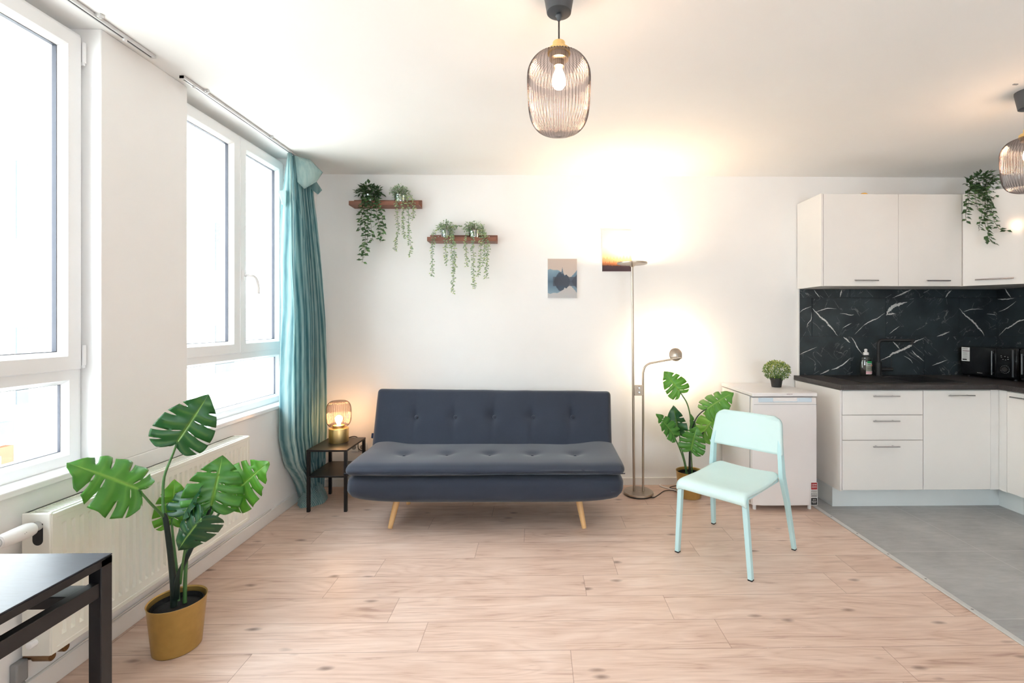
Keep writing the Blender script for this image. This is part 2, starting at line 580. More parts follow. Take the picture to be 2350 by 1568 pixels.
        for m in (mat if isinstance(mat, (list, tuple)) else [mat]):
            me.materials.append(m)
        for i, k in s.mi.items():
            me.polygons[i].material_index = k
        bm = bmesh.new()
        bm.from_mesh(me)
        if weld:
            bmesh.ops.remove_doubles(bm, verts=bm.verts, dist=1e-5)
        bmesh.ops.recalc_face_normals(bm, faces=bm.faces)
        bm.to_mesh(me)
        bm.free()
        if smooth is not None:
            me.shade_smooth()
            me.set_sharp_from_angle(angle=math.radians(smooth))
        ob = bpy.data.objects.new(name, me)
        C.objects.link(ob)
        ob['_w'] = o0
        if parent is not None:
            ob.parent = parent
        else:
            ob.location = o0
        if solid:
            md = ob.modifiers.new('solid', 'SOLIDIFY')
            md.thickness = solid
            md.offset = 0
        if bevel:
            md = ob.modifiers.new('bevel', 'BEVEL')
            md.width = bevel
            md.segments = seg
            md.limit_method = 'ANGLE'
            md.angle_limit = math.radians(40)
            if smooth is None:
                me.shade_smooth()
                me.set_sharp_from_angle(angle=math.radians(30))
        return ob


def tag(o, label=None, cat=None, group=None, kind=None):
    if label:
        o['label'] = label
    if cat:
        o['category'] = cat
    if group:
        o['group'] = group
    if kind:
        o['kind'] = kind
    return o


def thing(name, loc, label=None, cat=None, group=None, kind=None):
    o = bpy.data.objects.new(name, None)
    o.empty_display_size = 0.1
    C.objects.link(o)
    o.location = V(loc)
    o['_w'] = V(loc)
    return tag(o, label, cat, group, kind)


def boxm(name, mat, parent, *b, **kw):
    m = MB()
    m.box(*b)
    return m.build(name, mat, parent, **kw)


def struct(o):
    o['kind'] = 'structure'
    return o


def text_mesh(name, body, size, mat, parent, loc, rx, rz, depth=0.0004, align='CENTER'):
    cu = bpy.data.curves.new(name + '_curve', 'FONT')
    cu.body = body
    cu.size = size
    cu.extrude = depth
    cu.align_x = align
    cu.align_y = 'CENTER'
    to = bpy.data.objects.new(name + '_text', cu)
    C.objects.link(to)
    dg = bpy.context.evaluated_depsgraph_get()
    me = bpy.data.meshes.new_from_object(to.evaluated_get(dg))
    bpy.data.objects.remove(to)
    me.materials.clear()
    me.materials.append(mat)
    mx = Matrix.Translation(V(loc) - V(parent['_w'])) @ Matrix.Rotation(rz, 4, 'Z') @ Matrix.Rotation(rx, 4, 'X')
    me.transform(mx)
    ob = bpy.data.objects.new(name, me)
    C.objects.link(ob)
    ob.parent = parent
    ob['_w'] = V(parent['_w'])
    return ob


def smooth_pts(pts, n=6):
    """Catmull-Rom through the points"""
    pts = [V(p) for p in pts]
    if len(pts) < 3:
        return pts
    P = [2 * pts[0] - pts[1]] + pts + [2 * pts[-1] - pts[-2]]
    out = []
    for i in range(1, len(P) - 2):
        for k in range(n):
            t = k / n
            a, b, c, d = P[i - 1], P[i], P[i + 1], P[i + 2]
            out.append(0.5 * ((2 * b) + (c - a) * t + (2 * a - 5 * b + 4 * c - d) * t * t + (3 * b - a - 3 * c + d) * t ** 3))
    out.append(pts[-1])
    return out


def lerpt(tab, x):
    for (a, va), (b, vb) in zip(tab, tab[1:]):
        if x <= b:
            return va if x <= a else va + (vb - va) * (x - a) / (b - a)
    return tab[-1][1]


# ------------------------------------------------------------------ the room
XW, XR, YB, YF, ZC = -1.855, 3.977, 4.0, -1.7, 2.633
XT = 2.087                                     # edge between laminate and tile
DY = -1.584                                    # spacing of the windows along the wall
WIN = [(2.531, 3.62), (2.531 + DY, 3.62 + DY), (2.531 + 2 * DY, 3.62 + 2 * DY)]  # third opening is out of view, added for its daylight

# laminate floor, plank by plank (one mesh, each plank its own grain)
fl = MB()
PW, PL = 0.1958, 1.327
joints = {0: (1313, 1529), 1: (969.6, 1464), 2: (902.6, 1401), 3: (760, 1347), 4: (873, 1302), 5: (1094, 1263), 6: (734, 1229), 7: (990, 1200), 8: (1545, 1170)}
for row in range(-18, 12):
    y0 = 1.981 + (row - 1) * PW
    y1 = y0 + PW
    if y0 > YB - 0.01:
        continue
    jx = at(*joints[row], Z=0).x if row in joints else random.uniform(0, PL)
    x = jx - PL * math.ceil((jx - XW) / PL) - 0.0
    while x < XT:
        a, b = max(x, XW - 0.3), min(x + PL, XT)
        if b > a:
            i = len(fl.f)
            yy = min(y1, YB + 0.1)
            fl.add([(a, y0, 0), (b, y0, 0), (b, yy, 0), (a, yy, 0)], [(0, 1, 2, 3)])
            fl.uv[i] = [(a - x, 0), (b - x, 0), (b - x, yy - y0), (a - x, yy - y0)]
            fl.pid[i] = random.random()
            fl.plen[i] = PL
        x += PL
floor = struct(fl.build('floor', M['laminate']))
tl = MB()
TY = [YF - 0.2 + 0.0]
ys = [3.443 + 0.644 * k for k in range(-9, 2)]
xs = [XT, 2.69, 2.69 + 0.603, 2.69 + 1.206, 2.69 + 1.809]
for yi in range(len(ys) - 1):
    for xi in range(len(xs) - 1):
        i = len(tl.f)
        a, b, c, d = xs[xi], xs[xi + 1], ys[yi], ys[yi + 1]
        tl.add([(a, c, 0), (b, c, 0), (b, d, 0), (a, d, 0)], [(0, 1, 2, 3)])
        tl.uv[i] = [(0, 0), (b - a, 0), (b - a, d - c), (0, d - c)]
        tl.pid[i] = random.random()
        tl.plen[i] = b - a
struct(tl.build('floor_kitchen', M['tile']))
st = MB()
st.box(XT - 0.016, XT + 0.016, YF, 3.7, 0.0, 0.006)
sto = struct(st.build('trim_1', M['strip'], bevel=0.003))
sc = MB()
for y in [3.30, 3.03, 2.76, 2.49, 2.22, 1.95, 1.68, 1.41]:
    sc.lathe([(0.006, 0), (0.006, 0.0008)], (XT, y, 0.006), 12)
sc.build('screw', M['grey'], sto)

ce = MB()
ce.box(-2.3, XR + 0.15, YF - 0.15, YB + 0.15, ZC, ZC + 0.15)
struct(ce.build('ceiling', M['ceiling']))
wb = MB()
wb.box(-2.3, XR + 0.15, YB, YB + 0.15, -0.1, ZC)
struct(wb.build('wall_back', M['wall']))
wr = MB()
wr.box(XR, XR + 0.15, YF - 0.15, YB, -0.1, ZC)
struct(wr.build('wall_right', M['wall']))
wf = MB()
QX0, QX1, QZ0, QZ1 = 1.0, 2.15, 1.05, 2.15  # opening for the added window
wf.box(-2.3, QX0, YF - 0.15, YF, -0.1, ZC)
wf.box(QX1, XR, YF - 0.15, YF, -0.1, ZC)
wf.box(QX0, QX1, YF - 0.15, YF, -0.1, QZ0)
wf.box(QX0, QX1, YF - 0.15, YF, QZ1, ZC)
struct(wf.build('wall_front', M['wall']))
# window wall: parapet, piers between the windows, lintels
XO = -2.16
wl = MB()
wl.box(XO, XW, YF, YB, -0.1, 0.765)
edges = [YB, WIN[0][1], WIN[0][0], WIN[1][1], WIN[1][0], WIN[2][1], WIN[2][0], YF]
for a, b in zip(edges[0::2], edges[1::2]):
    wl.box(XO, XW, b, a, 0.765, ZC)
for a, b in WIN:
    wl.box(XO, -1.99, a, b, 2.600, ZC)
struct(wl.build('wall_left', M['wall'], bevel=0.004))
bb = MB()
bb.box(XW, -1.839, YF, YB, 0, 0.078)
struct(bb.build('baseboard_left', M['trim'], bevel=0.003))
bb = MB()
bb.box(-1.839, 2.235, YB - 0.016, YB, 0, 0.062)
struct(bb.build('baseboard_back', M['trim'], bevel=0.003))


# ------------------------------------------------------------------ windows
def window(k, y0, y1):
    """two casements over a fixed low light; y0..y1 is the clear opening"""
    w = thing('window_%d' % k, (-1.93, (y0 + y1) / 2, 0.765), kind='structure')
    f = MB()
    a, b = y0 + 0.004, y1 - 0.004
    f.rect_ring(a, b, 0.79, 2.60, [(0, -1.995), (0, -1.938), (0.05, -1.938), (0.05, -1.995)])
    # transom and the low light's own frame
    f.rect_ring(a + 0.012, b - 0.012, 0.792, 1.186, [(0, -1.99), (0, -1.934), (0.003, -1.931), (0.042, -1.931), (0.047, -1.938), (0.060, -1.952), (0.060, -1.99)])
    fr = f.build('frame', M['pvc'], w)
    gz = MB()
    gz.rect_ring(a + 0.068, b - 0.068, 0.848, 1.130, [(0, -1.962), (0, -1.951), (0.0045, -1.951), (0.0045, -1.962)])
    gz.build('gasket', M['gasket'], fr)
    boxm('pane', M['pane'], fr, -1.968, -1.964, a + 0.06, b - 0.06, 0.84, 1.138)
    mid = (y0 + y1) / 2 + 0.005
    for sa, sb, hinge in ((y0 + 0.016, mid, -1), (mid + 0.003, y1 - 0.016, 1)):
        s = MB()
        s.rect_ring(sa, sb, 1.184, 2.585, [(0, -1.985), (0, -1.926), (0.004, -1.920), (0.058, -1.920), (0.064, -1.927), (0.078, -1.948), (0.078, -1.985)])
        so = s.build('sash', M['pvc'], w)
        g = MB()
        g.rect_ring(sa + 0.074, sb - 0.074, 1.258, 2.511, [(0, -1.965), (0, -1.947), (0.0055, -1.947), (0.0055, -1.965)])
        g.build('gasket', M['gasket'], so)
        boxm('pane', M['pane'], so, -1.966, -1.962, sa + 0.076, sb - 0.076, 1.26, 2.509)
        yy = sb if hinge > 0 else sa
        for z in (1.20, 2.48):
            h = MB()
            h.tube([(-1.918, yy + 0.007 * hinge, z), (-1.918, yy + 0.007 * hinge, z + 0.085)], 0.0075, 10)
            h.box(-1.93, -1.914, min(yy, yy + 0.008 * hinge), max(yy, yy + 0.008 * hinge), z - 0.012, z + 0.0)
            h.build('hinge', M['plastic_white'], so, smooth=40)
        if hinge > 0:
            hd = MB()
            yh = sa + 0.034
            hd.box(-1.921, -1.910, yh - 0.014, yh + 0.014, 1.655, 1.725)
            hd.tube(smooth_pts([(-1.912, yh, 1.69), (-1.880, yh, 1.69), (-1.868, yh + 0.012, 1.688), (-1.866, yh + 0.045, 1.672), (-1.866, yh + 0.066, 1.63), (-1.866, yh + 0.072, 1.575)]), 0.0092, 10)
            hd.build('handle', M['plastic_white'], so, smooth=40)
    sl = MB()
    sl.box(-1.94, XW + 0.018, y0 - 0.0, y1 - 0.0, 0.765, 0.792)
    sl.build('sill', M['pvc'], w, bevel=0.005)


for k, (a, b) in enumerate(WIN):
    window(k + 1, a, b)
# unseen window added behind the camera to brighten the kitchen fronts
w4 = thing('window_4', ((QX0 + QX1) / 2, YF - 0.08, QZ0), kind='structure')
for i in range(2):
    xa = QX0 + i * (QX1 - QX0) / 2
    xb = xa + (QX1 - QX0) / 2
    m = MB()
    m.box(xa, xa + 0.06, YF - 0.11, YF - 0.05, QZ0, QZ1)
    m.box(xb - 0.06, xb, YF - 0.11, YF - 0.05, QZ0, QZ1)
    m.box(xa + 0.06, xb - 0.06, YF - 0.11, YF - 0.05, QZ0, QZ0 + 0.06)
    m.box(xa + 0.06, xb - 0.06, YF - 0.11, YF - 0.05, QZ1 - 0.06, QZ1)
    q = m.build('sash', M['pvc'], w4)
    boxm('pane', M['pane'], q, xa + 0.06, xb - 0.06, YF - 0.085, YF - 0.08, QZ0 + 0.06, QZ1 - 0.06)

# ------------------------------------------------------------------ street outside
bd = thing('building', (-10.5, 2.0, -6.0), 'pale rendered house across the street, faint behind the window panes', 'building')
BX = -10.0
boxm('wall', M['facade'], bd, BX - 3, BX, -12, 24, -6, 6.2)
for i, y in enumerate([-8.5, -5.5, -2.5, 0.5, 3.6, 6.4, 9.2, 12.0, 14.8, 17.6, 20.4]):
    for z in (-3.6, -0.2, 3.0):
        wn = boxm('window', M['facade_win'], bd, BX - 0.02, BX + 0.03, y, y + 0.9, z, z + 1.5)
rf = MB()
rf.add([(BX + 0.4, -12, 6.2), (BX + 0.4, 24, 6.2), (BX - 3.4, 24, 9.4), (BX - 3.4, -12, 9.4), (BX + 0.4, -12, 6.0), (BX + 0.4, 24, 6.0), (BX - 3.4, 24, 6.0), (BX - 3.4, -12, 6.0)],
       [(0, 1, 2, 3), (4, 7, 6, 5), (0, 4, 5, 1), (1, 5, 6, 2), (2, 6, 7, 3), (3, 7, 4, 0)])
rf.build('roof', M['roof'], bd)
for y in (5.9, 13.6):
    dp = MB()
    dp.tube([(BX + 0.08, y, -5.8), (BX + 0.08, y, 6.0)], 0.05, 8)
    dp.build('downpipe', M['roof'], bd)
rail = MB()
for k in range(7):
    rail.box(BX + 0.3, BX + 0.33, 15.2 + k * 0.3, 15.25 + k * 0.3, -3.4, -2.6)
rail.box(BX + 0.28, BX + 0.35, 15.1, 17.2, -2.6, -2.5)
rail.build('balcony_rail', M['sign_grey'], bd)
p1, p2 = at(-70, 1045, X=BX + 0.2), at(32, 1092, X=BX + 0.2)
sg = thing('shop_sign', (BX + 0.2, p2.y, p2.z), 'orange shop sign with white letters seen through lower left pane', 'sign')
boxm('sign_board', M['sign_orange'], sg, BX + 0.05, BX + 0.2, p1.y, p2.y, p2.z, at(32, 1021, X=BX + 0.2).z)
text_mesh('lettering', 'CH', 0.62, M['ink_white'], sg, (BX + 0.21, p2.y - 0.33, (p2.z + at(32, 1021, X=BX + 0.2).z) / 2 - 0.1), PI / 2, PI / 2, 0.01)
boxm('sign_panel', M['sign_grey'], sg, BX + 0.05, BX + 0.2, p1.y, p2.y, at(32, 992, X=BX + 0.2).z, at(32, 966, X=BX + 0.2).z)
street = MB()
street.box(-30, -2.3, -14, 26, -6.3, -6.0)
struct(street.build('street_ground', M['facade']))

# ------------------------------------------------------------------ curtain tracks
def track(y0, y1, label):
    t = thing('curtain_track', (-1.795, (y0 + y1) / 2, ZC - 0.012), label, 'curtain rail', 'ceiling curtain tracks')
    m = MB()
    m.box(-1.806, -1.784, y0, y1, ZC - 0.016, ZC - 0.002)
    m.build('rail', M['track'], t)
    g = MB()
    g.box(-1.7985, -1.7915, y0 + 0.01, y1 - 0.01, ZC - 0.0164, ZC - 0.0158)
    g.build('groove', M['ink'], t)
    yy = y0 + 0.15
    while yy < y1:
        b = MB()
        b.box(-1.787, -1.764, yy - 0.008, yy + 0.008, ZC - 0.012, ZC)
        b.tube([(-1.772, yy, ZC - 0.018), (-1.772, yy, ZC - 0.005)], 0.005, 8)
        b.build('bracket', M['track'], t)
        yy += 0.62
    for y in (y0, y1 - 0.012):
        boxm('end_cap', M['track'], t, -1.807, -1.783, y, y + 0.012, ZC - 0.017, ZC - 0.001)
    for y in (y1 - 0.16, y0 + 0.08):
        boxm('glider', M['plastic_white'], t, -1.799, -1.791, y, y + 0.014, ZC - 0.026, ZC - 0.015)


track(0.55, 2.235, 'white ceiling curtain track above the nearer window, no curtain on it')
track(2.41, 3.86, 'white ceiling curtain track above the farther window, holding the teal curtain')

# ------------------------------------------------------------------ curtain
cu = thing('curtain', (-1.78, 3.6, 0), 'teal green curtain bunched in the corner beside the window, spilling on the floor', 'curtain')
L0 = [(0.06, 3.60), (0.16, 3.56), (0.26, 3.49), (0.35, 3.40), (0.56, 3.335), (0.98, 3.345), (1.46, 3.38), (1.82, 3.36), (2.2, 3.37), (2.3, 3.385), (2.45, 3.41), (2.61, 3.43)]
R0 = [(0.06, 3.84), (0.3, 3.88), (0.5, 3.915), (1.0, 3.92), (1.4, 3.90), (1.8, 3.85), (2.25, 3.76), (2.4, 3.75), (2.61, 3.76)]
cm = MB()
NS, NZ = 150, 46
vs, tn = [], []
for j in range(NZ + 1):
    z = 0.05 + (2.612 - 0.05) * j / NZ
    ya, yb = lerpt(L0, z), lerpt(R0, z)
    amp = lerpt([(0.05, 0.05), (0.4, 0.068), (1.2, 0.066), (2.2, 0.056), (2.45, 0.034), (2.61, 0.018)], z)
    cx = lerpt([(0.05, -1.755), (0.4, -1.765), (2.2, -1.775), (2.61, -1.795)], z)
    for i in range(NS + 1):
        s = i / NS
        ph = s * 2 * PI * 6.5 + 0.7 * math.sin(s * 9 + z * 0.8) + 0.25 * math.sin(z * 2.1)
        fold = math.sin(ph) + 0.28 * math.sin(2.3 * ph + z)
        x = cx + amp * fold * (0.75 + 0.25 * math.sin(5 * s + 1))
        y = ya + (yb - ya) * s + 0.012 * math.cos(ph) * (1 if 0 < i < NS else 0)
        vs.append((max(x, XW + 0.022), y, z))
        tn.append(s)
cm.add(vs, [(j * (NS + 1) + i, j * (NS + 1) + i + 1, (j + 1) * (NS + 1) + i + 1, (j + 1) * (NS + 1) + i) for j in range(NZ) for i in range(NS)], tint=tn)
cm.build('curtain_panel', M['curtain'], cu, smooth=60, solid=0.002)
# loose turned-over heading
fm = MB()
hp = [(-1.77, 3.47, 2.60), (-1.70, 3.55, 2.60), (-1.64, 3.63, 2.53), (-1.655, 3.56, 2.44), (-1.70, 3.47, 2.36), (-1.735, 3.44, 2.40)]
ctr = V((-1.665, 3.52, 2.50))
ring0 = [V(p) for p in hp]
n = len(hp)
rings = [[ctr + (p - ctr) * k + V((0.012 * math.sin(k * 3), 0, 0)) for p in ring0] for k in (0.25, 0.5, 0.75, 1.0)]
fm.add([ctr] + [p for r in rings for p in r], [(0, 1 + i, 1 + (i + 1) % n) for i in range(n)] + [(1 + a * n + i, 1 + (a + 1) * n + i, 1 + (a + 1) * n + (i + 1) % n, 1 + a * n + (i + 1) % n) for a in range(3) for i in range(n)], tint=0.52)
f2 = [(-1.74, 3.66, 2.53), (-1.73, 3.72, 2.49), (-1.70, 3.755, 2.43), (-1.72, 3.73, 2.39), (-1.75, 3.68, 2.42)]
fm.add(f2, [tuple(range(5))], tint=0.2)
f3 = [(-1.80, 3.40, 2.33), (-1.81, 3.33, 2.305), (-1.80, 3.36, 2.22), (-1.79, 3.41, 2.2)]
fm.add(f3, [(0, 1, 2, 3)], tint=0.9)
fm.build('heading_flap', M['curtain'], cu, smooth=60, solid=0.006)
# heap of cloth on the floor
hm = MB()
vs, tn = [], []
NA, NR = 72, 14
for j in range(NR + 1):
    t = j / NR
    for i in range(NA):
        a = 2 * PI * i / NA
        ex = 0.100 + 0.015 * math.cos(2 * a + 1)
        ey = 0.150
        fo = 0.24 * math.sin(9 * a + 5 * t) + 0.16 * math.sin(5 * a - 3 * t + 1)
        r = t * (1 + 0.10 * fo)
        z = 0.12 * (1 - t ** 2.2) * (1 + 0.55 * fo) + 0.012
        if t > 0.93:
            z = 0.004
        vs.append((max(-1.835, -1.735 + ex * r * math.cos(a)), 3.655 + ey * r * math.sin(a) + 0.02, max(0.004, z)))
        tn.append((i / NA + t * 0.3) % 1)
hm.add(vs, [(j * NA + i, j * NA + (i + 1) % NA, (j + 1) * NA + (i + 1) % NA, (j + 1) * NA + i) for j in range(NR) for i in range(NA)], tint=tn)
hm.build('floor_folds', M['curtain'], cu, smooth=60)

# ------------------------------------------------------------------ radiator
ra = thing('radiator', (-1.78, 2.28, 0.0), 'long white ribbed panel radiator under the windows', 'radiator')
RY0, RY1, RZ0, RZ1, RX0, RX1 = 1.705, 2.87, 0.192, 0.70, -1.832, -1.73
boxm('side_panel', M['radiator'], ra, RX0, RX1 - 0.003, RY0, RY0 + 0.012, RZ0, RZ1, bevel=0.003)
boxm('side_panel', M['radiator'], ra, RX0, RX1 - 0.003, RY1 - 0.012, RY1, RZ0, RZ1, bevel=0.003)
boxm('back_panel', M['radiator'], ra, RX0, RX0 + 0.012, RY0 + 0.012, RY1 - 0.012, RZ0, RZ1)
fp = MB()
ya, yb, za, zb = RY0 + 0.004, RY1 - 0.002, RZ0, RZ1 - 0.004
fp.rect_ring(ya, yb, za, zb, [(0, RX1 - 0.012), (0, RX1 - 0.002), (0.002, RX1), (0.018, RX1), (0.020, RX1 - 0.003), (0.020, RX1 - 0.012)])
pitch = 0.0333
nch = int((yb - ya - 0.05) / pitch)
y = ya + 0.020
g0, g1 = za + 0.020, zb - 0.020
c0, c1 = za + 0.05, zb - 0.045
xp = RX1 - 0.003
fp.add([(xp, ya + 0.02, g0), (xp, yb - 0.02, g0), (xp, yb - 0.02, c0), (xp, ya + 0.02, c0)], [(0, 1, 2, 3)])
fp.add([(xp, ya + 0.02, c1), (xp, yb - 0.02, c1), (xp, yb - 0.02, g1), (xp, ya + 0.02, g1)], [(0, 1, 2, 3)])
start = (ya + yb) / 2 - nch * pitch / 2
prev = ya + 0.02
for k in range(nch):
    yc = start + (k + 0.5) * pitch
    a, b, a2, b2 = yc - 0.0085, yc + 0.0085, yc - 0.004, yc + 0.004
    xd = xp - 0.009
    fp.add([(xp, prev, c0), (xp, a, c0), (xp, a, c1), (xp, prev, c1)], [(0, 1, 2, 3)])
    fp.add([(xp, a, c0), (xp, b, c0), (xp, b, c1), (xp, a, c1), (xd, a2, c0 + 0.012), (xd, b2, c0 + 0.012), (xd, b2, c1 - 0.012), (xd, a2, c1 - 0.012)],
           [(4, 5, 6, 7), (0, 1, 5, 4), (1, 2, 6, 5), (2, 3, 7, 6), (3, 0, 4, 7)])
    prev = b
fp.add([(xp, prev, c0), (xp, yb - 0.02, c0), (xp, yb - 0.02, c1), (xp, prev, c1)], [(0, 1, 2, 3)])
fp.build('front_panel', M['radiator'], ra)
gr = MB()
yy = RY0 + 0.03
while yy < RY1 - 0.03:
    gr.box(RX0 + 0.014, RX1 - 0.02, yy, yy + 0.006, RZ1 - 0.010, RZ1 - 0.002)
    yy += 0.0125
gr.box(RX0 + 0.002, RX0 + 0.016, RY0 + 0.012, RY1 - 0.012, RZ1 - 0.012, RZ1)
gr.box(RX1 - 0.022, RX1 - 0.012, RY0 + 0.012, RY1 - 0.012, RZ1 - 0.012, RZ1)
gr.build('top_grille', M['radiator'], ra)
for yy in (2.0, 2.5):
    m = MB()
    m.tube([(RX0 + 0.01, yy, RZ1 - 0.01), (RX0 + 0.01, yy, RZ1 + 0.012)], 0.004, 8)
    m.build('wall_clip', M['plastic_white'], ra)
# thermostatic head pointing out of the near end
vz, vx = 0.655, -1.775
ax = Matrix.Rotation(PI / 2, 3, 'X')
vm = MB()
vm.lathe([(0.001, 0.125), (0.0165, 0.125), (0.018, 0.123), (0.0205, 0.122), (0.0225, 0.115), (0.0255, 0.06), (0.026, 0.035), (0.022, 0.02), (0.019, 0.017)], (vx, RY0, vz), 28, axis=ax)
vh = vm.build('thermostat_head', M['plastic_white'], ra, smooth=50)
cm2 = MB()
cm2.lathe([(0.0185, 0.0), (0.0185, 0.02)], (vx, RY0, vz), 24, axis=ax)
cm2.build('collar', M['chrome'], vh, smooth=50)
gm = MB()
gm.lathe([(0.0135, 0.1255), (0.0145, 0.1255)], (vx, RY0, vz), 28, axis=ax, caps=False)
gm.build('end_ring', M['grey'], vh)
for a in (0.0, 0.5):
    gm = MB()
    gm.lathe([(0.0008, 0.06 + 0.01 * a), (0.0008, 0.062 + 0.01 * a)], (vx + 0.0255, RY0, vz + 0.006 - 0.02 * a * 0.3), 8, axis=ax)
    gm.build('scale_mark', M['grey'], vh)
sl = MB()
sl.box(vx - 0.018, vx + 0.018, RY0 - 0.0012, RY0 + 0.001, vz - 0.05, vz + 0.01)
sl.lathe([(0.018, 0), (0.018, 0.0012)], (vx, RY0, vz - 0.05), 20, axis=ax)
sl.build('valve_slot', M['black_matt'], ra)
pm = MB()
pm.lathe([(0.012, 0.0), (0.012, 0.02), (0.010, 0.022)], (-1.785, RY0, RZ0 + 0.05), 18, axis=ax)
pm.build('plug', M['plastic_white'], ra, smooth=50)
pf = MB()
for yy in (1.735, 1.785):
    pf.tube([(-1.782, yy, RZ0 + 0.01), (-1.782, yy, RZ0 - 0.022)], 0.012, 14)
    pf.tube([(-1.755, yy, RZ0 - 0.022), (-1.815, yy, RZ0 - 0.022)], 0.014, 14)
    pf.tube([(-1.752, yy, RZ0 - 0.022), (-1.760, yy, RZ0 - 0.022)], 0.010, 6)
    pf.tube([(-1.815, yy, RZ0 - 0.022), (-1.852, yy, RZ0 - 0.022)], 0.009, 12)
pf.build('valve_block', M['old_brass'], ra, smooth=40)
pc = MB()
pc.box(XW, XW + 0.028, 1.685, 1.725, 0.10, 0.175)
pc.box(XW, XW + 0.024, 1.69, 1.72, 0.04, 0.10)
tag(pc.build('pipe_cover', M['grey'], origin=(XW, 1.70, 0.04), bevel=0.006), 'small grey pipe cover on the window wall below the radiator end', 'pipe cover')
cond = MB()
cond.tube(smooth_pts([(XW + 0.008, 1.72, 0.075), (XW + 0.0085, 2.2, 0.083), (XW + 0.0085, 2.8, 0.084), (XW + 0.0085, 3.3, 0.083)]), 0.004, 8)
tag(cond.build('cable', M['cord_white'], origin=(XW, 2.5, 0.08), smooth=50), 'thin cable running along the top of the window wall baseboard', 'cable')

# ------------------------------------------------------------------ dark table at the lower left
tb = thing('dining_table', (-1.515, 0.78, 0), 'black metal framed table with dark top in the near left corner', 'table')
TX0, TX1, TYA, TYB, TZ = -1.835, -1.180, 0.22, 1.329, 0.74
boxm('tabletop', M['tabletop'], tb, TX0, TX1, TYA, TYB, TZ - 0.004, TZ, bevel=0.001)
ap = MB()
for x in (TX0, TX1 - 0.022):
    ap.box(x, x + 0.022, TYA, TYB, TZ - 0.026, TZ - 0.005)
for yv in (TYA, TYB - 0.022):
    ap.box(TX0, TX1, yv, yv + 0.022, TZ - 0.026, TZ - 0.005)
ap.build('top_frame', M['black_metal'], tb, bevel=0.0015)
for x in (TX0 + 0.004, TX1 - 0.030):
    boxm('side_rail', M['black_metal'], tb, x, x + 0.026, TYA + 0.03, TYB - 0.03, TZ - 0.105, TZ - 0.065, bevel=0.002)
for yv in (1.262, 1.06, 0.84, 0.5):
    boxm('cross_beam', M['black_metal'], tb, TX0 + 0.03, TX1 - 0.03, yv - 0.028, yv + 0.028, TZ - 0.10, TZ - 0.068, bevel=0.002)
for x in (TX0, TX1 - 0.034):
    for yv in (TYA, TYB - 0.034):
        boxm('leg', M['black_metal'], tb, x, x + 0.034, yv, yv + 0.034, 0.0, TZ - 0.005, bevel=0.002)


# ------------------------------------------------------------------ monstera plants
OUT = [(-0.01, 0.01), (-0.13, 0.10), (-0.19, 0.24), (-0.13, 0.40), (0.02, 0.49), (0.20, 0.50), (0.40, 0.465), (0.58, 0.39), (0.74, 0.275), (0.88, 0.14), (1.0, 0.0)]


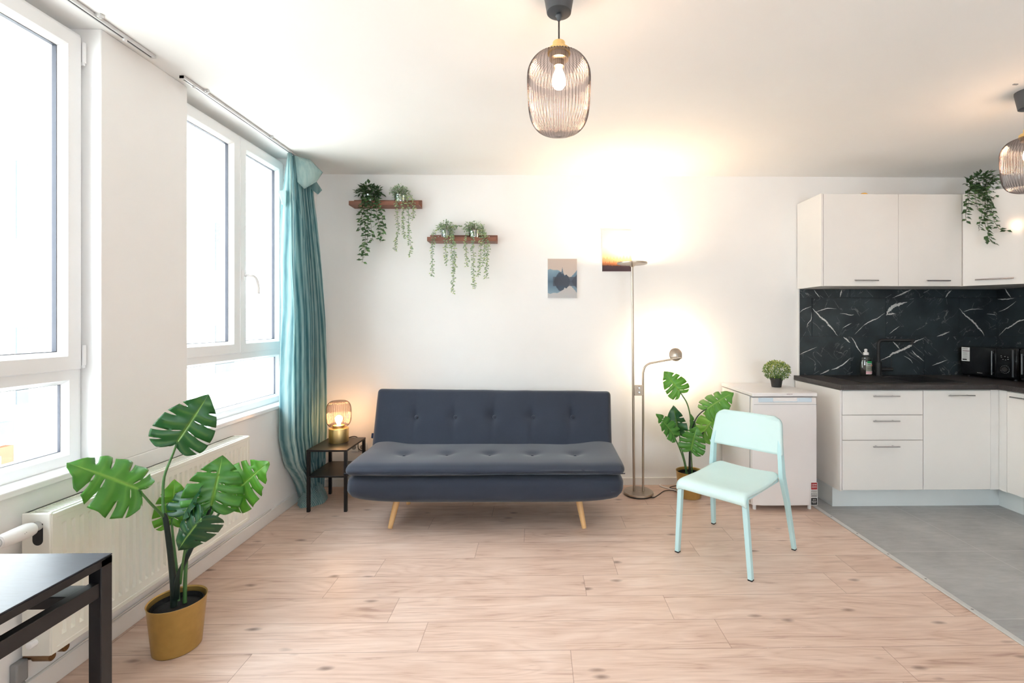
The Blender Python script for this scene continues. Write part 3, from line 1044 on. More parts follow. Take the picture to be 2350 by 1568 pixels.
def leaf(parent, B, T, nrm, width, tint=0.5, fold=0.25, curl=0.2, droop=0.25, nl=6, gap=0.0125, v0=0.5, halves=(1, 1), seed=0):
    """split monstera leaf: B where the stalk meets it, T its tip, nrm towards its upper face"""
    rnd = random.Random(seed)
    B, T, nrm = V(B), V(T), V(nrm)
    ax_ = T - B
    L = ax_.length
    a = ax_ / L
    s_ = a.cross(nrm).normalized()
    nn = s_.cross(a).normalized()
    mb = MB()
    nv, npp = 12, 6

    def outline(p):
        f = p * (len(OUT) - 1)
        i = min(len(OUT) - 2, int(f))
        t = f - i
        P = [OUT[max(0, i - 1)], OUT[i], OUT[i + 1], OUT[min(len(OUT) - 1, i + 2)]]
        return [0.5 * (2 * P[1][k] + (P[2][k] - P[0][k]) * t + (2 * P[0][k] - 5 * P[1][k] + 4 * P[2][k] - P[3][k]) * t * t + (3 * P[1][k] - P[0][k] - 3 * P[2][k] + P[3][k]) * t ** 3) for k in (0, 1)]

    def pos(p, v, side):
        e = outline(p)
        m = max(0.0, (p - 0.22) / 0.78) ** 1.15
        al = m + (e[0] - m) * v ** 1.1
        acr = max(0.0, e[1]) * v
        al -= 0.05 * math.sin(v * PI) * (1 - p)
        x, w = al * L, acr * width * side
        z = fold * abs(w) - droop * w * w / width - curl * L * (max(0, al) ** 2 - 0.15 * al)
        z += 0.006 * math.sin(p * 2 * PI * nl) * v * L / 0.2
        return B + a * x + s_ * w + nn * z
    for side in (1, -1):
        sw = halves[0] if side > 0 else halves[1]
        if sw <= 0:
            continue
        cuts = [0.0] + [0.18 + 0.72 * (k + rnd.uniform(-0.2, 0.2)) / (nl - 1) for k in range(nl - 1)] + [1.0]
        holes = [rnd.random() < 0.55 for _ in cuts]
        deep = [v0 + rnd.uniform(-0.12, 0.12) for _ in cuts]
        for li in range(nl):
            p0, p1 = cuts[li], cuts[li + 1]
            vs, tn, ve = [], [], []
            for j in range(nv + 1):
                v = j / nv

                def g(ci):
                    if ci == 0 or ci == nl:
                        return 0.0
                    o = max(0.0, (v - deep[ci]) / (1 - deep[ci]))
                    w = gap * (0.55 * min(1, o * 4) + 0.6 * o) if o > 0 else 0.0
                    if holes[ci] and 0.16 < v < 0.36:
                        w = gap * 0.55
                    return w
                qa, qb = p0 + g(li), p1 - g(li + 1)
                for k in range(npp + 1):
                    p = qa + (qb - qa) * k / npp
                    vs.append(pos(p, v * (sw if sw < 1 else 1), side))
                    tn.append(tint)
                    mid = 1.0 if v < 0.04 else 0.25 if (k == npp // 2 and v < 0.8) else 0.0
                    ve.append(mid)
            fs = [(j * (npp + 1) + k, j * (npp + 1) + k + 1, (j + 1) * (npp + 1) + k + 1, (j + 1) * (npp + 1) + k) for j in range(nv) for k in range(npp)]
            mb.add(vs, fs, tint=tn, vein=ve)
    return mb.build('leaf', M['monstera'], parent, smooth=70, weld=True, solid=0.0012)


def gold_pot(parent, c, h=0.205):
    c = V(c)
    m = MB()
    m.lathe([(0.001, 0.0), (0.083, 0.0), (0.0865, 0.004), (0.1045, h - 0.004), (0.1065, h), (0.1055, h + 0.001), (0.1015, h - 0.004), (0.098, h - 0.06), (0.001, h - 0.06)], c, 48)
    p = m.build('pot', M['gold_pot'], parent, smooth=35)
    s = MB()
    s.lathe([(0.094, h - 0.062), (0.094, h - 0.020), (0.090, h - 0.018), (0.088, h - 0.04), (0.05, h - 0.036), (0.001, h - 0.034)], c, 32)
    s.build('soil', M['soil'], p, smooth=40)


# --- large monstera near the radiator
pl = thing('potted_monstera', (-1.53, 2.03, 0), 'large artificial monstera in a gold pot, in front of the radiator', 'plant', 'monstera plants')
gold_pot(pl, (-1.53, 2.03, 0))
cam = V((0, 0, CAM_H))


def face(p, up=0.4, side=0.0):
    d = (cam - p).normalized()
    return d + V((side, 0, up))


def stalk(parent, pts, r, mat):
    m = MB()
    sp = smooth_pts(pts, 5)
    rr = [r[0] + (r[1] - r[0]) * i / (len(sp) - 1) for i in range(len(sp))]
    m.tube(sp, rr, 8)
    return m.build('stem', mat, parent, smooth=60)


def px(lst):
    return [at(x, y, Y=Y) for x, y, Y in lst]


stalk(pl, px([(399, 1392, 2.03), (398, 1345, 2.03), (394, 1300, 2.03), (388, 1246, 2.02), (380, 1192, 2.01), (375, 1180, 2.01)]), (0.013, 0.009), M['stem_dark'])
stalk(pl, px([(376, 1184, 2.01), (374, 1150, 2.02), (377, 1095, 2.03), (397, 1042, 2.05), (407, 1015, 2.05)]), (0.006, 0.004), M['stem'])
stalk(pl, px([(377, 1188, 2.01), (362, 1172, 1.97), (345, 1155, 1.92), (318, 1124, 1.88)]), (0.006, 0.004), M['stem'])
stalk(pl, px([(404, 1375, 2.03), (409, 1325, 2.02), (431, 1275, 2.02), (449, 1240, 2.03), (467, 1203, 2.04), (485, 1163, 2.05)]), (0.012, 0.006), M['stem_dark'])
stalk(pl, px([(452, 1235, 2.03), (472, 1210, 2.08), (500, 1183, 2.13), (534, 1134, 2.16)]), (0.006, 0.004), M['stem'])
stalk(pl, px([(424, 1384, 2.05), (425, 1330, 2.06), (428, 1285, 2.07), (432, 1240, 2.09), (452, 1205, 2.1)]), (0.008, 0.005), M['stem'])
stalk(pl, px([(410, 1380, 2.04), (407, 1320, 2.07), (400, 1260, 2.09), (394, 1200, 2.12), (394, 1190, 2.12)]), (0.006, 0.004), M['stem'])
stalk(pl, px([(414, 1340, 2.03), (420, 1290, 1.99), (430, 1240, 1.96), (450, 1205, 1.94), (461, 1196, 1.92)]), (0.005, 0.004), M['stem'])
b, t = at(407, 1014, Y=2.05), at(479, 907, Y=2.10)
leaf(pl, b, t, face(b, 0.1, 0.2), 0.222, 0.22, 0.10, 0.10, 0.25, 6, seed=3)
b, t = at(316, 1122, Y=1.88), at(162, 1057, Y=1.735)
leaf(pl, b, t, face(b, 0.9), 0.235, 0.66, -0.12, 0.10, 0.4, 6, seed=5)
b, t = at(394, 1196, Y=2.12), at(402, 1100, Y=2.16)
leaf(pl, b, t, face(b, -0.1, 0.25), 0.14, 0.95, 0.2, 0.1, 0.3, 6, seed=11)
b, t = at(424, 1178, Y=2.0), at(463, 1105, Y=2.06)
leaf(pl, b, t, face(b, 0.0, -0.9), 0.16, 0.12, 0.5, 0.1, 0.2, 5, seed=13)
b, t = at(485, 1160, Y=2.05), at(511, 1046, Y=2.10)
leaf(pl, b, t, face(b, 0.35, 0.1), 0.225, 0.62, 0.12, 0.15, 0.4, 6, seed=17)
b, t = at(534, 1134, Y=2.16), at(610, 1062, Y=2.13)
leaf(pl, b, t, face(b, 0.3, -0.1), 0.215, 0.80, 0.08, 0.10, 0.35, 6, seed=19)
b, t = at(462, 1190, Y=1.94), at(394, 1272, Y=1.90)
leaf(pl, b, t, face(b, 0.5, 0.1), 0.15, 0.10, -0.1, 0.35, 1.6, 5, seed=23)
b, t = at(452, 1205, Y=2.1), at(442, 1273, Y=2.12)
leaf(pl, b, t, face(b, 0.2, 0.6), 0.085, 0.35, 0.2, 0.2, 0.3, 4, seed=29)
b, t = at(458, 1180, Y=2.12), at(470, 1138, Y=2.16)
leaf(pl, b, t, face(b, 0.0, 0.3), 0.10, 0.45, 0.2, 0.1, 0.3, 5, seed=31)

# --- smaller monstera in the corner by the fridge
pr_ = thing('potted_monstera', (1.215, 3.72, 0), 'artificial monstera in gold pot between the floor lamp and the fridge', 'plant', 'monstera plants')
gold_pot(pr_, (1.215, 3.72, 0))
stalk(pr_, px([(1583, 1098, 3.72), (1583, 1060, 3.72), (1584, 1030, 3.72), (1588, 1000, 3.72), (1588, 985, 3.72)]), (0.011, 0.007), M['stem_dark'])
stalk(pr_, px([(1585, 985, 3.72), (1584, 955, 3.72), (1577, 927, 3.72), (1566, 908, 3.72), (1560, 899, 3.72)]), (0.006, 0.004), M['stem'])
stalk(pr_, px([(1588, 985, 3.72), (1597, 962, 3.70), (1608, 948, 3.68), (1622, 938, 3.66)]), (0.006, 0.004), M['stem_dark'])
stalk(pr_, px([(1587, 1040, 3.72), (1595, 1010, 3.76), (1605, 1000, 3.79), (1615, 992, 3.8)]), (0.006, 0.004), M['stem_dark'])
stalk(pr_, px([(1577, 1098, 3.71), (1570, 1060, 3.70), (1559, 1028, 3.69), (1546, 999, 3.68)]), (0.007, 0.004), M['stem'])
stalk(pr_, px([(1579, 1098, 3.73), (1572, 1060, 3.74), (1562, 1020, 3.75), (1559, 994, 3.75)]), (0.006, 0.004), M['stem'])
stalk(pr_, px([(1588, 1098, 3.71), (1588, 1070, 3.68), (1586, 1036, 3.63)]), (0.006, 0.004), M['stem'])
b, t = at(1560, 899, Y=3.72), at(1525, 852, Y=3.74)
leaf(pr_, b, t, face(b, 0.2, 0.1), 0.19, 0.85, 0.08, 0.1, 0.3, 6, seed=41)
b, t = at(1622, 939, Y=3.66), at(1681, 897, Y=3.62)
leaf(pr_, b, t, face(b, 0.9, 0.0), 0.235, 0.72, 0.1, 0.15, 0.9, 6, seed=43)
b, t = at(1614, 993, Y=3.8), at(1662, 920, Y=3.82)
leaf(pr_, b, t, face(b, 0.0, -0.6), 0.24, 0.95, -0.25, 0.1, 0.2, 6, seed=47)
b, t = at(1546, 998, Y=3.68), at(1509, 949, Y=3.66)
leaf(pr_, b, t, face(b, 0.35, 0.5), 0.15, 0.60, 0.25, 0.1, 0.3, 6, seed=53)
b, t = at(1558, 993, Y=3.75), at(1544, 931, Y=3.78)
leaf(pr_, b, t, face(b, 0.0, -0.3), 0.17, 0.12, 0.5, 0.1, 0.3, 5, seed=59)
b, t = at(1586, 1032, Y=3.62), at(1598, 980, Y=3.60)
leaf(pr_, b, t, face(b, 0.25, -0.1), 0.205, 0.62, 0.22, 0.15, 0.3, 6, seed=61)
b, t = at(1588, 986, Y=3.74), at(1588, 950, Y=3.76)
leaf(pr_, b, t, face(b, 0.0, 0.7), 0.06, 0.5, 0.4, 0.1, 0.3, 4, seed=67)


# ------------------------------------------------------------------ sofa
SX, SYF, SROT = -0.335, 3.03, math.radians(-0.9)
sofa = thing('sofa_bed', (SX, SYF, 0), 'dark blue grey fabric sofa bed with buttoned back against the white wall', 'sofa')
S = Matrix.Translation((SX, SYF, 0)) @ Matrix.Rotation(SROT, 4, 'Z')
m = MB(S)


def d_base(q, p, nn):
    if p.z < 0:
        p.z += 0.045 * abs(q.x) ** 7
    p.y -= 0.012 * (1 - q.z * q.z) * (1 if q.y < -0.9 else 0)
    return p


m.rbox((0, 0.315, 0.297), (0.902, 0.315, 0.091), (0.06, 0.06, 0.05), (40, 10, 8), d_base)
m.build('base', M['sofa'], sofa, smooth=70)
BXS = [-0.60, -0.30, 0.0, 0.30, 0.60]


def d_seat(q, p, nn):
    if p.z > 0.0:
        x, y = p.x, p.y
        p.z += 0.026 * math.exp(-((abs(x) - 0.80) / 0.13) ** 2) * (0.55 + 0.45 * q.y) + 0.008 * math.cos(q.x * PI * 0.5)
        p.z -= 0.012 * max(0, (-q.y - 0.55) / 0.45) ** 2
        for bx in BXS:
            r2 = ((x - bx) / 0.05) ** 2 + ((y + 0.03) / 0.045) ** 2
            p.z -= 0.017 * math.exp(-r2) + 0.005 * math.exp(-r2 / 6)
        p.z += 0.004 * noise.noise(V((x * 5, y * 5, 1)))
    else:
        p.z += 0.006 * math.sin(q.x * 3)
    return p


m = MB(S)
m.rbox((0, 0.305, 0.426), (0.908, 0.318, 0.037), (0.05, 0.07, 0.034), (120, 40, 6), d_seat)
seat = m.build('seat_cushion', M['sofa'], sofa, smooth=70)
m = MB(S)
pip = []
for i in range(61):
    x = -0.905 + 1.81 * i / 60
    pip.append((x * 0.998, -0.0145 + 0.018 * abs(x / 0.905) ** 10, 0.410))
m.tube(pip, 0.003, 6)
m.build('piping', M['sofa'], seat, smooth=60)
for bx in BXS:
    m = MB(S)
    m.lathe([(0.001, 0.006), (0.007, 0.005), (0.0105, 0.0), (0.010, -0.006)], (bx, 0.275, 0.449), 14)
    m.build('button', M['sofa'], seat, smooth=60)
# reclined back
TH = math.radians(21.5)
BK = S @ Matrix.Translation((0, 0.475, 0.36)) @ Matrix.Rotation(-TH, 4, 'X')


def d_back(q, p, nn):
    if p.y < 0:
        x, z = p.x, p.z
        for bx in BXS:
            r2 = ((x - bx) / 0.045) ** 2 + ((z - 0.055) / 0.05) ** 2
            p.y += 0.020 * math.exp(-r2) + 0.006 * math.exp(-r2 / 8)
            p.y += 0.010 * math.exp(-((x - bx - 0.02 * (z - 0.05)) / 0.016) ** 2) * math.exp(-abs(z - 0.055) / 0.16)
        p.y -= 0.016 * (1 - q.x ** 2) * (1 - q.z ** 2)
        p.y += 0.004 * noise.noise(V((x * 6, z * 6, 3)))
    p.x *= 1.0 + 0.008 * q.z
    p.z += (-0.010 * q.x + 0.004 * noise.noise(V((p.x * 4, 0, 7)))) * max(0, q.z)
    return p


m = MB(BK)
m.rbox((-0.012, 0.065, 0.265), (0.914, 0.065, 0.275), (0.035, 0.05, 0.035), (120, 6, 40), d_back)
back = m.build('backrest', M['sofa'], sofa, smooth=70)
bax = Matrix.Rotation(PI / 2, 3, 'X')
for bx in BXS:
    m = MB(BK)
    m.lathe([(0.001, 0.008), (0.010, 0.006), (0.0155, 0.000), (0.015, -0.010)], (bx, 0.010, 0.320), 14, axis=bax)
    m.build('button', M['sofa'], back, smooth=60)
m = MB(BK)
m.box(-0.936, -0.920, 0.03, 0.06, 0.165, 0.20)
m.build('fabric_tag', M['sofa_dark'], back)
for sx in (-1, 1):
    for yy, y1 in ((0.20, 0.135), (0.50, 0.56)):
        m = MB(S)
        m.tube([(sx * 0.605, yy, 0.245), (sx * 0.652, y1, 0.0)], [0.025, 0.0155], 18)
        m.build('leg', M['beech'], sofa, smooth=40)
m = MB(S)
m.box(-0.7, 0.7, 0.16, 0.56, 0.206, 0.216)
m.build('underframe', M['black_matt'], sofa)

# ------------------------------------------------------------------ side table and its lamp
sx0, sx1, sy0, sy1, sz = -1.676, -1.384, 3.452, 3.835, 0.453
stb = thing('side_table', ((sx0 + sx1) / 2, (sy0 + sy1) / 2, 0), 'small black metal side table with a lower shelf, left of the sofa', 'side table')
boxm('tabletop', M['black_metal'], stb, sx0, sx1, sy0, sy1, sz - 0.014, sz, bevel=0.002)
boxm('lower_shelf', M['black_metal'], stb, sx0 + 0.004, sx1 - 0.004, sy0 + 0.004, sy1 - 0.004, 0.250, 0.262, bevel=0.002)
for x in (sx0 + 0.001, sx1 - 0.022):
    for yv in (sy0 + 0.001, sy1 - 0.022):
        boxm('leg', M['black_metal'], stb, x, x + 0.021, yv, yv + 0.021, 0, sz - 0.014, bevel=0.001)


def globe_profile(r, h, neck, zb, zt, steps=10, sq=2.6):
    """barrel shaped glass between two necks"""
    pts = []
    n = 40
    for i in range(n + 1):
        t = -1 + 2 * i / n
        rr = r * (1 - abs(t) ** sq) ** (1 / sq) if abs(t) < 1 else 0
        pts.append((max(rr, neck), zb + (t + 1) / 2 * h))
    return pts


LX, LY = -1.545, 3.70
tl_ = thing('table_lamp', (LX, LY, sz), 'lit brass table lamp with ribbed glass globe on the black side table', 'table lamp')
m = MB()
m.lathe([(0.001, 0), (0.072, 0), (0.073, 0.002), (0.073, 0.103), (0.071, 0.106), (0.045, 0.107), (0.043, 0.128), (0.001, 0.128)], (LX, LY, sz), 48)
m.build('base', M['brass'], tl_, smooth=35)
m = MB()
m.lathe(globe_profile(0.0905, 0.215, 0.040, 0.108, 0, sq=3.3)[2:-1] + [(0.02, 0.322), (0.001, 0.323)], (LX, LY, sz), 40 * 8, rib=40, amp=0.018, caps=False)
m.build('glass_shade', M['shade_glass_clear'], tl_, smooth=50)
m = MB()
m.lathe([(0.001, 0.128), (0.012, 0.13), (0.014, 0.142), (0.022, 0.158), (0.027, 0.176), (0.022, 0.194), (0.010, 0.203), (0.001, 0.204)], (LX, LY, sz), 20)
m.build('bulb', M['bulb_small'], tl_, smooth=60)
m = MB()
m.tube(smooth_pts([(LX + 0.03, LY + 0.07, sz + 0.008), (LX + 0.07, sy1 - 0.005, sz + 0.008), (LX + 0.09, sy1 + 0.03, 0.43), (LX + 0.07, 3.93, 0.33), (LX + 0.16, 3.96, 0.31), (-1.33, 3.965, 0.38), (-1.30, 3.975, 0.41)]), 0.0032, 8)
m.build('power_cord', M['cord_black'], tl_, smooth=60)
wo = thing('wall_outlet', (-1.50 + 0.02, 4.0, 0.33), 'white double wall outlet behind the side table', 'outlet')
ox, oz = at(823, 1026, Y=4.0).x, at(823, 1026, Y=4.0).z
m = MB()
for k in (0, 1):
    m.rbox((ox - 0.036 + 0.072 * k, 3.995, oz), (0.036, 0.006, 0.038), (0.008, 0.005, 0.008), (4, 4, 4))
p = m.build('cover_plate', M['plastic_white'], wo, smooth=40)
for k in (0, 1):
    m = MB()
    m.lathe([(0.020, 0), (0.020, 0.0006)], (ox - 0.036 + 0.072 * k, 3.989, oz), 20, axis=Matrix.Rotation(PI / 2, 3, 'X'))
    m.build('socket_well', M['grey'], p)

# ------------------------------------------------------------------ floor lamp
FX, FY = 0.819, 3.775
fl_ = thing('floor_lamp', (FX, FY, 0), 'tall brushed steel floor lamp with uplight disc and reading arm, right of the sofa', 'floor lamp')
m = MB()
m.lathe([(0.001, 0.010), (0.117, 0.010), (0.119, 0.013), (0.118, 0.022), (0.115, 0.025), (0.001, 0.026)], (FX, FY, 0), 64)
m.build('base', M['nickel'], fl_, smooth=35)
m = MB()
m.lathe([(0.001, 0), (0.110, 0), (0.110, 0.011), (0.001, 0.011)], (FX, FY, 0), 48)
m.build('base_pad', M['black_matt'], fl_, smooth=35)
ptop = at(1449.5, 614, Y=FY)
m = MB()
m.tube([(0.783, FY, 0.024), (ptop.x + 0.004, FY, 1.828)], 0.0095, 20)
m.build('pole', M['nickel'], fl_, smooth=50)
m = MB()
arm = smooth_pts([(0.856, FY, 0.024), (0.856, FY, 0.5), (0.856, FY, 0.93), (0.858, FY, 0.985), (0.872, FY, 1.025), (0.905, FY, 1.05), (0.955, FY - 0.004, 1.062), (1.165, FY - 0.02, 1.103)], 6)
m.tube(arm, 0.009, 18)
m.build('reading_arm', M['nickel'], fl_, smooth=50)
m = MB()
m.box(0.783, 0.858, FY - 0.014, FY + 0.010, 0.795, 0.878)
sw = m.build('switch_plate', M['nickel'], fl_, bevel=0.003)
m = MB()
for z in (0.855, 0.82):
    m.lathe([(0.011, 0), (0.009, 0.014), (0.001, 0.015)], (0.82, FY - 0.013, z), 16, axis=Matrix.Rotation(PI / 2, 3, 'X'))
m.build('knob', M['chrome'], sw, smooth=40)
dx, dz = ptop.x + 0.004, 1.828
m = MB()
m.lathe([(0.011, 0.0), (0.013, 0.004), (0.03, 0.014), (0.110, 0.022), (0.120, 0.025), (0.1215, 0.031), (0.1205, 0.037), (0.112, 0.038), (0.108, 0.033), (0.001, 0.033)], (dx, FY, dz), 64)
hd = m.build('uplight_head', M['nickel'], fl_, smooth=35)
m = MB()
m.lathe([(0.105, 0.0335), (0.105, 0.036), (0.001, 0.0362)], (dx, FY, dz), 48)
m.build('diffuser', M['led_up'], hd, smooth=35)
# reading head, turned to the wall
hp_ = at(1551, 814, Y=3.77)
rm = Matrix.Rotation(math.radians(-98), 3, 'X')
m = MB()
m.lathe([(0.001, -0.014), (0.02, -0.013), (0.050, -0.004), (0.0545, 0.004), (0.0535, 0.010), (0.048, 0.010), (0.047, 0.006), (0.001, 0.006)], hp_, 40, axis=rm)
rh = m.build('reading_head', M['nickel'], fl_, smooth=35)
m = MB()
m.lathe([(0.045, 0.0065), (0.045, 0.009), (0.001, 0.0092)], hp_, 32, axis=rm)
m.build('diffuser', M['led_read'], rh, smooth=35)
m = MB()
m.tube([(hp_.x + 0.002, 3.757, hp_.z + 0.012), (hp_.x + 0.012, 3.752, hp_.z - 0.022)], 0.004, 8)
m.build('head_joint', M['chrome'], rh, smooth=40)
m = MB()
m.tube(smooth_pts([at(1488, 1139, Z=0.005), at(1500, 1142, Z=0.005), at(1514, 1134, Z=0.005), at(1525, 1127, Z=0.006), at(1543, 1126, Z=0.006), at(1553, 1127, Z=0.006), at(1566, 1118, Z=0.005), at(1552, 1115, Z=0.006), at(1537, 1119, Z=0.005), at(1548, 1122, Z=0.008), at(1560, 1121, Z=0.006)]), 0.0033, 8)
m.build('power_cord', M['cord_black'], fl_, smooth=60)
m = MB()
m.tube(smooth_pts([at(1558, 1109, Z=0.006), at(1540, 1108.5, Z=0.006), at(1522, 1110, Z=0.006), at(1514, 1114, Z=0.006), at(1522, 1118, Z=0.006), at(1540, 1123, Z=0.006), at(1556, 1128, Z=0.006)]), 0.0052, 10)
tag(m.build('extension_cable', M['cord_white'], origin=at(1535, 1115, Z=0), smooth=60), 'looped white cable on the floor behind the gold pot', 'cable')

# ------------------------------------------------------------------ chair
O = V((0.997, 2.66, 0))
ua, va = V((0.680, -0.733, 0)), V((0.733, 0.680, 0))
CH = Matrix(((ua.x, va.x, 0, O.x), (ua.y, va.y, 0, O.y), (0, 0, 1, 0), (0, 0, 0, 1)))
ch = thing('chair', O + va * 0.25, 'pale mint green plastic chair standing in front of the fridge', 'chair')
prof = [(-0.032, 0.398), (-0.036, 0.412), (-0.034, 0.428), (-0.024, 0.443), (-0.006, 0.451), (0.03, 0.4535), (0.10, 0.452), (0.20, 0.450), (0.30, 0.453), (0.40, 0.461), (0.448, 0.467), (0.463, 0.470)]
m = MB(CH)
NU = 28
vs = []
for v_, z_ in smooth_pts([(0, a, b) for a, b in prof], 3) and [(p.y, p.z) for p in smooth_pts([V((0, a, b)) for a, b in prof], 3)]:
    w = 0.206 + 0.004 * math.sin(max(0, v_) * 6)
    if v_ > 0.42:
        w = 0.206 - 0.02 * ((v_ - 0.42) / 0.043) ** 2
    for i in range(NU + 1):
        q = -1 + 2 * i / NU
        zz = z_ - 0.010 * (1 - q * q) * max(0, min(1, (v_ - 0.02) / 0.1)) - 0.012 * max(0, abs(q) - 0.9) * 10 * (abs(q) > 0.9) * 0.8
        vs.append((q * w, v_, zz))
nr = len(vs) // (NU + 1)
m.add(vs, [(j * (NU + 1) + i, j * (NU + 1) + i + 1, (j + 1) * (NU + 1) + i + 1, (j + 1) * (NU + 1) + i) for j in range(nr - 1) for i in range(NU)])
so = m.build('seat', M['mint'], ch, smooth=60, solid=0.014)
md = so.modifiers['solid']
md.offset = -1
# backrest: gently curved panel with round top corners
m = MB(CH)
vs = []
NU, NV = 32, 16
for j in range(NV + 1):
    t = j / NV
    z_ = 0.585 + 0.217 * t
    w = 0.2275 - 0.024 * t
    rc = 0.045
    zt = 0.802 - z_
    if zt < rc:
        w -= rc - math.sqrt(max(0, rc * rc - (rc - zt) ** 2))
    for i in range(NU + 1):
        q = -1 + 2 * i / NU
        v_ = 0.437 + 0.050 * t + 0.026 * (1 - q * q) - 0.004
        vs.append((q * w, v_, z_ - 0.006 * (1 - q * q) * (1 - t)))
m.add(vs, [(j * (NU + 1) + i, j * (NU + 1) + i + 1, (j + 1) * (NU + 1) + i + 1, (j + 1) * (NU + 1) + i) for j in range(NV) for i in range(NU)])
bo = m.build('backrest', M['mint'], ch, smooth=60, solid=0.020)
bo.modifiers['solid'].offset = 0


def chair_leg(pts, w):
    m = MB(CH)
    rings = []
    for (u_, v_, z_), (a, b) in zip(pts, w):
        rings.append([V((u_ - a, v_ - b, z_)), V((u_ + a, v_ - b, z_)), V((u_ + a, v_ + b, z_)), V((u_ - a, v_ + b, z_))])
    m.rings(rings)
    lg = m.build('leg', M['mint_metal'], ch, bevel=0.003)
    f = MB(CH)
    u_, v_, z_ = pts[0]
    a, b = w[0]
    f.box(u_ - a * 0.96, u_ + a * 0.96, v_ - b * 0.96, v_ + b * 0.96, 0.0, 0.008)
    f.build('foot_cap', M['black_matt'], lg)


for sg_ in (-1, 1):
    chair_leg([(sg_ * 0.2185, 0.0, 0.006), (sg_ * 0.2025, -0.005, 0.25), (sg_ * 0.190, -0.009, 0.435)], [(0.0125, 0.0135), (0.0135, 0.015), (0.014, 0.016)])
    chair_leg([(sg_ * 0.2575, 0.536, 0.006), (sg_ * 0.236, 0.480, 0.30), (sg_ * 0.2195, 0.448, 0.455), (sg_ * 0.211, 0.446, 0.60), (sg_ * 0.198, 0.478, 0.745)], [(0.0115, 0.0145), (0.0125, 0.020), (0.013, 0.026), (0.012, 0.022), (0.010, 0.006)])
m = MB(CH)
m.box(-0.19, 0.19, 0.02, 0.045, 0.415, 0.432)
m.box(-0.20, 0.20, 0.42, 0.44, 0.425, 0.442)
for sg_ in (-1, 1):
    m.box(sg_ * 0.19 - 0.009, sg_ * 0.19 + 0.009, 0.0, 0.45, 0.418, 0.436)
m.build('seat_frame', M['mint_metal'], ch, bevel=0.002)

# ------------------------------------------------------------------ fridge
fg = thing('fridge', (1.81, 3.70, 0), 'small white under-counter fridge with stickers, beside the kitchen units', 'fridge')
fx0, fx1, fy0, fy1 = 1.572, 2.052, 3.455, 3.985
boxm('body', M['enamel'], fg, fx0 + 0.003, fx1 - 0.003, fy0 + 0.006, fy1 - 0.01, 0.035, 0.835, bevel=0.004)
boxm('top', M['enamel'], fg, fx0, fx1, 3.405, fy1, 0.840, 0.868, bevel=0.006)
m = MB()
m.rbox(((fx0 + fx1) / 2, 3.430, 0.4385), (0.239, 0.025, 0.396), (0.012, 0.02, 0.012), (6, 6, 6), lambda q, p, nn: V((p.x, p.y - 0.006 * (1 - q.x * q.x) * (q.y < 0), p.z)))
door = m.build('door', M['enamel'], fg, smooth=50)
boxm('gasket', M['grey'], fg, fx0 + 0.006, fx1 - 0.006, 3.453, 3.463, 0.05, 0.83)
m = MB()
for a, b in ((fx0 + 0.045, fx0 + 0.150), (fx1 - 0.150, fx1 - 0.045)):
    m.box(a, b, 3.3985, 3.41, 0.801, 0.832)
m.box(fx0 + 0.15, fx1 - 0.15, 3.397, 3.41, 0.801, 0.806)
m.build('handle_recess', M['enamel_dip'], door, bevel=0.003)
m = MB()
m.box(fx0 + 0.01, fx1 - 0.01, 3.4005, 3.402, 0.783, 0.785)
m.build('door_line', M['grey'], door)
for x in (fx0 + 0.04, fx1 - 0.03):
    m = MB()
    m.tube([(x, 3.46, 0.0), (x, 3.46, 0.04)], 0.012, 12)
    m.build('foot', M['plastic_white'], fg, smooth=40)
text_mesh('brand_lettering', 'INVENTUM', 0.0085, M['red_ink'], fg, (at(1812, 906, Y=3.405).x, 3.4045, 0.8585), PI / 2, 0, 0.0003)
for k, (mt, lines) in enumerate([('red', ('5 JAAR', 'GARANTIE', 'INVENTUM')), ('grey', ('SERVICE', 'AAN HUIS', '')), ('black_sticker', ('24 H', 'BEZORGD', 'SERVICE'))]):
    zc = 0.1835 - k * 0.0555 + 0.004
    xc = 2.024
    s_ = boxm('sticker', M[mt], door, xc - 0.022, xc + 0.022, 3.3995, 3.4015, zc - 0.025, zc + 0.025)
    s_['label'] = ('red', 'grey', 'black')[k] + ' sticker'
    m = MB()
    m.box(xc - 0.025, xc + 0.025, 3.4005, 3.402, zc - 0.028, zc + 0.028)
    m.build('sticker_border', M['paper'], door)
    for j, tx in enumerate(lines):
        if tx:
            text_mesh('sticker_print', tx, (0.012, 0.0072, 0.0072)[j], M['ink_white'], s_, (xc, 3.3992, zc + (0.011, -0.002, -0.011)[j]), PI / 2, 0, 0.0002)

# little round plant on the fridge
sp = thing('potted_plant', (1.911, 3.72, 0.868), 'small round bushy green plant in a black pot on the fridge', 'plant')
pc_ = V((1.911, 3.72, 0.868))
m = MB()
m.lathe([(0.001, 0), (0.034, 0), (0.036, 0.002), (0.043, 0.05), (0.045, 0.052), (0.048, 0.074), (0.045, 0.075), (0.043, 0.06), (0.001, 0.058)], pc_, 28)
m.build('pot', M['black_matt'], sp, smooth=35)


def small_leaf(mb, p, d, up, ln, wd, tint, foldz=0.15):
    d = d.normalized()
    s = d.cross(up)
    if s.length < 1e-3:
        s = V((1, 0, 0))
    s.normalize()
    n_ = s.cross(d)
    mid = p + d * ln * 0.5
    mb.add([p, mid + s * wd * 0.5 - n_ * wd * foldz * -1, p + d * ln, mid - s * wd * 0.5 + n_ * wd * foldz, mid - n_ * wd * foldz * 0.3],
           [(0, 4, 1), (4, 2, 1), (0, 3, 4), (4, 3, 2)], tint=tint, vein=[0, 0, 0, 0, 0.25])


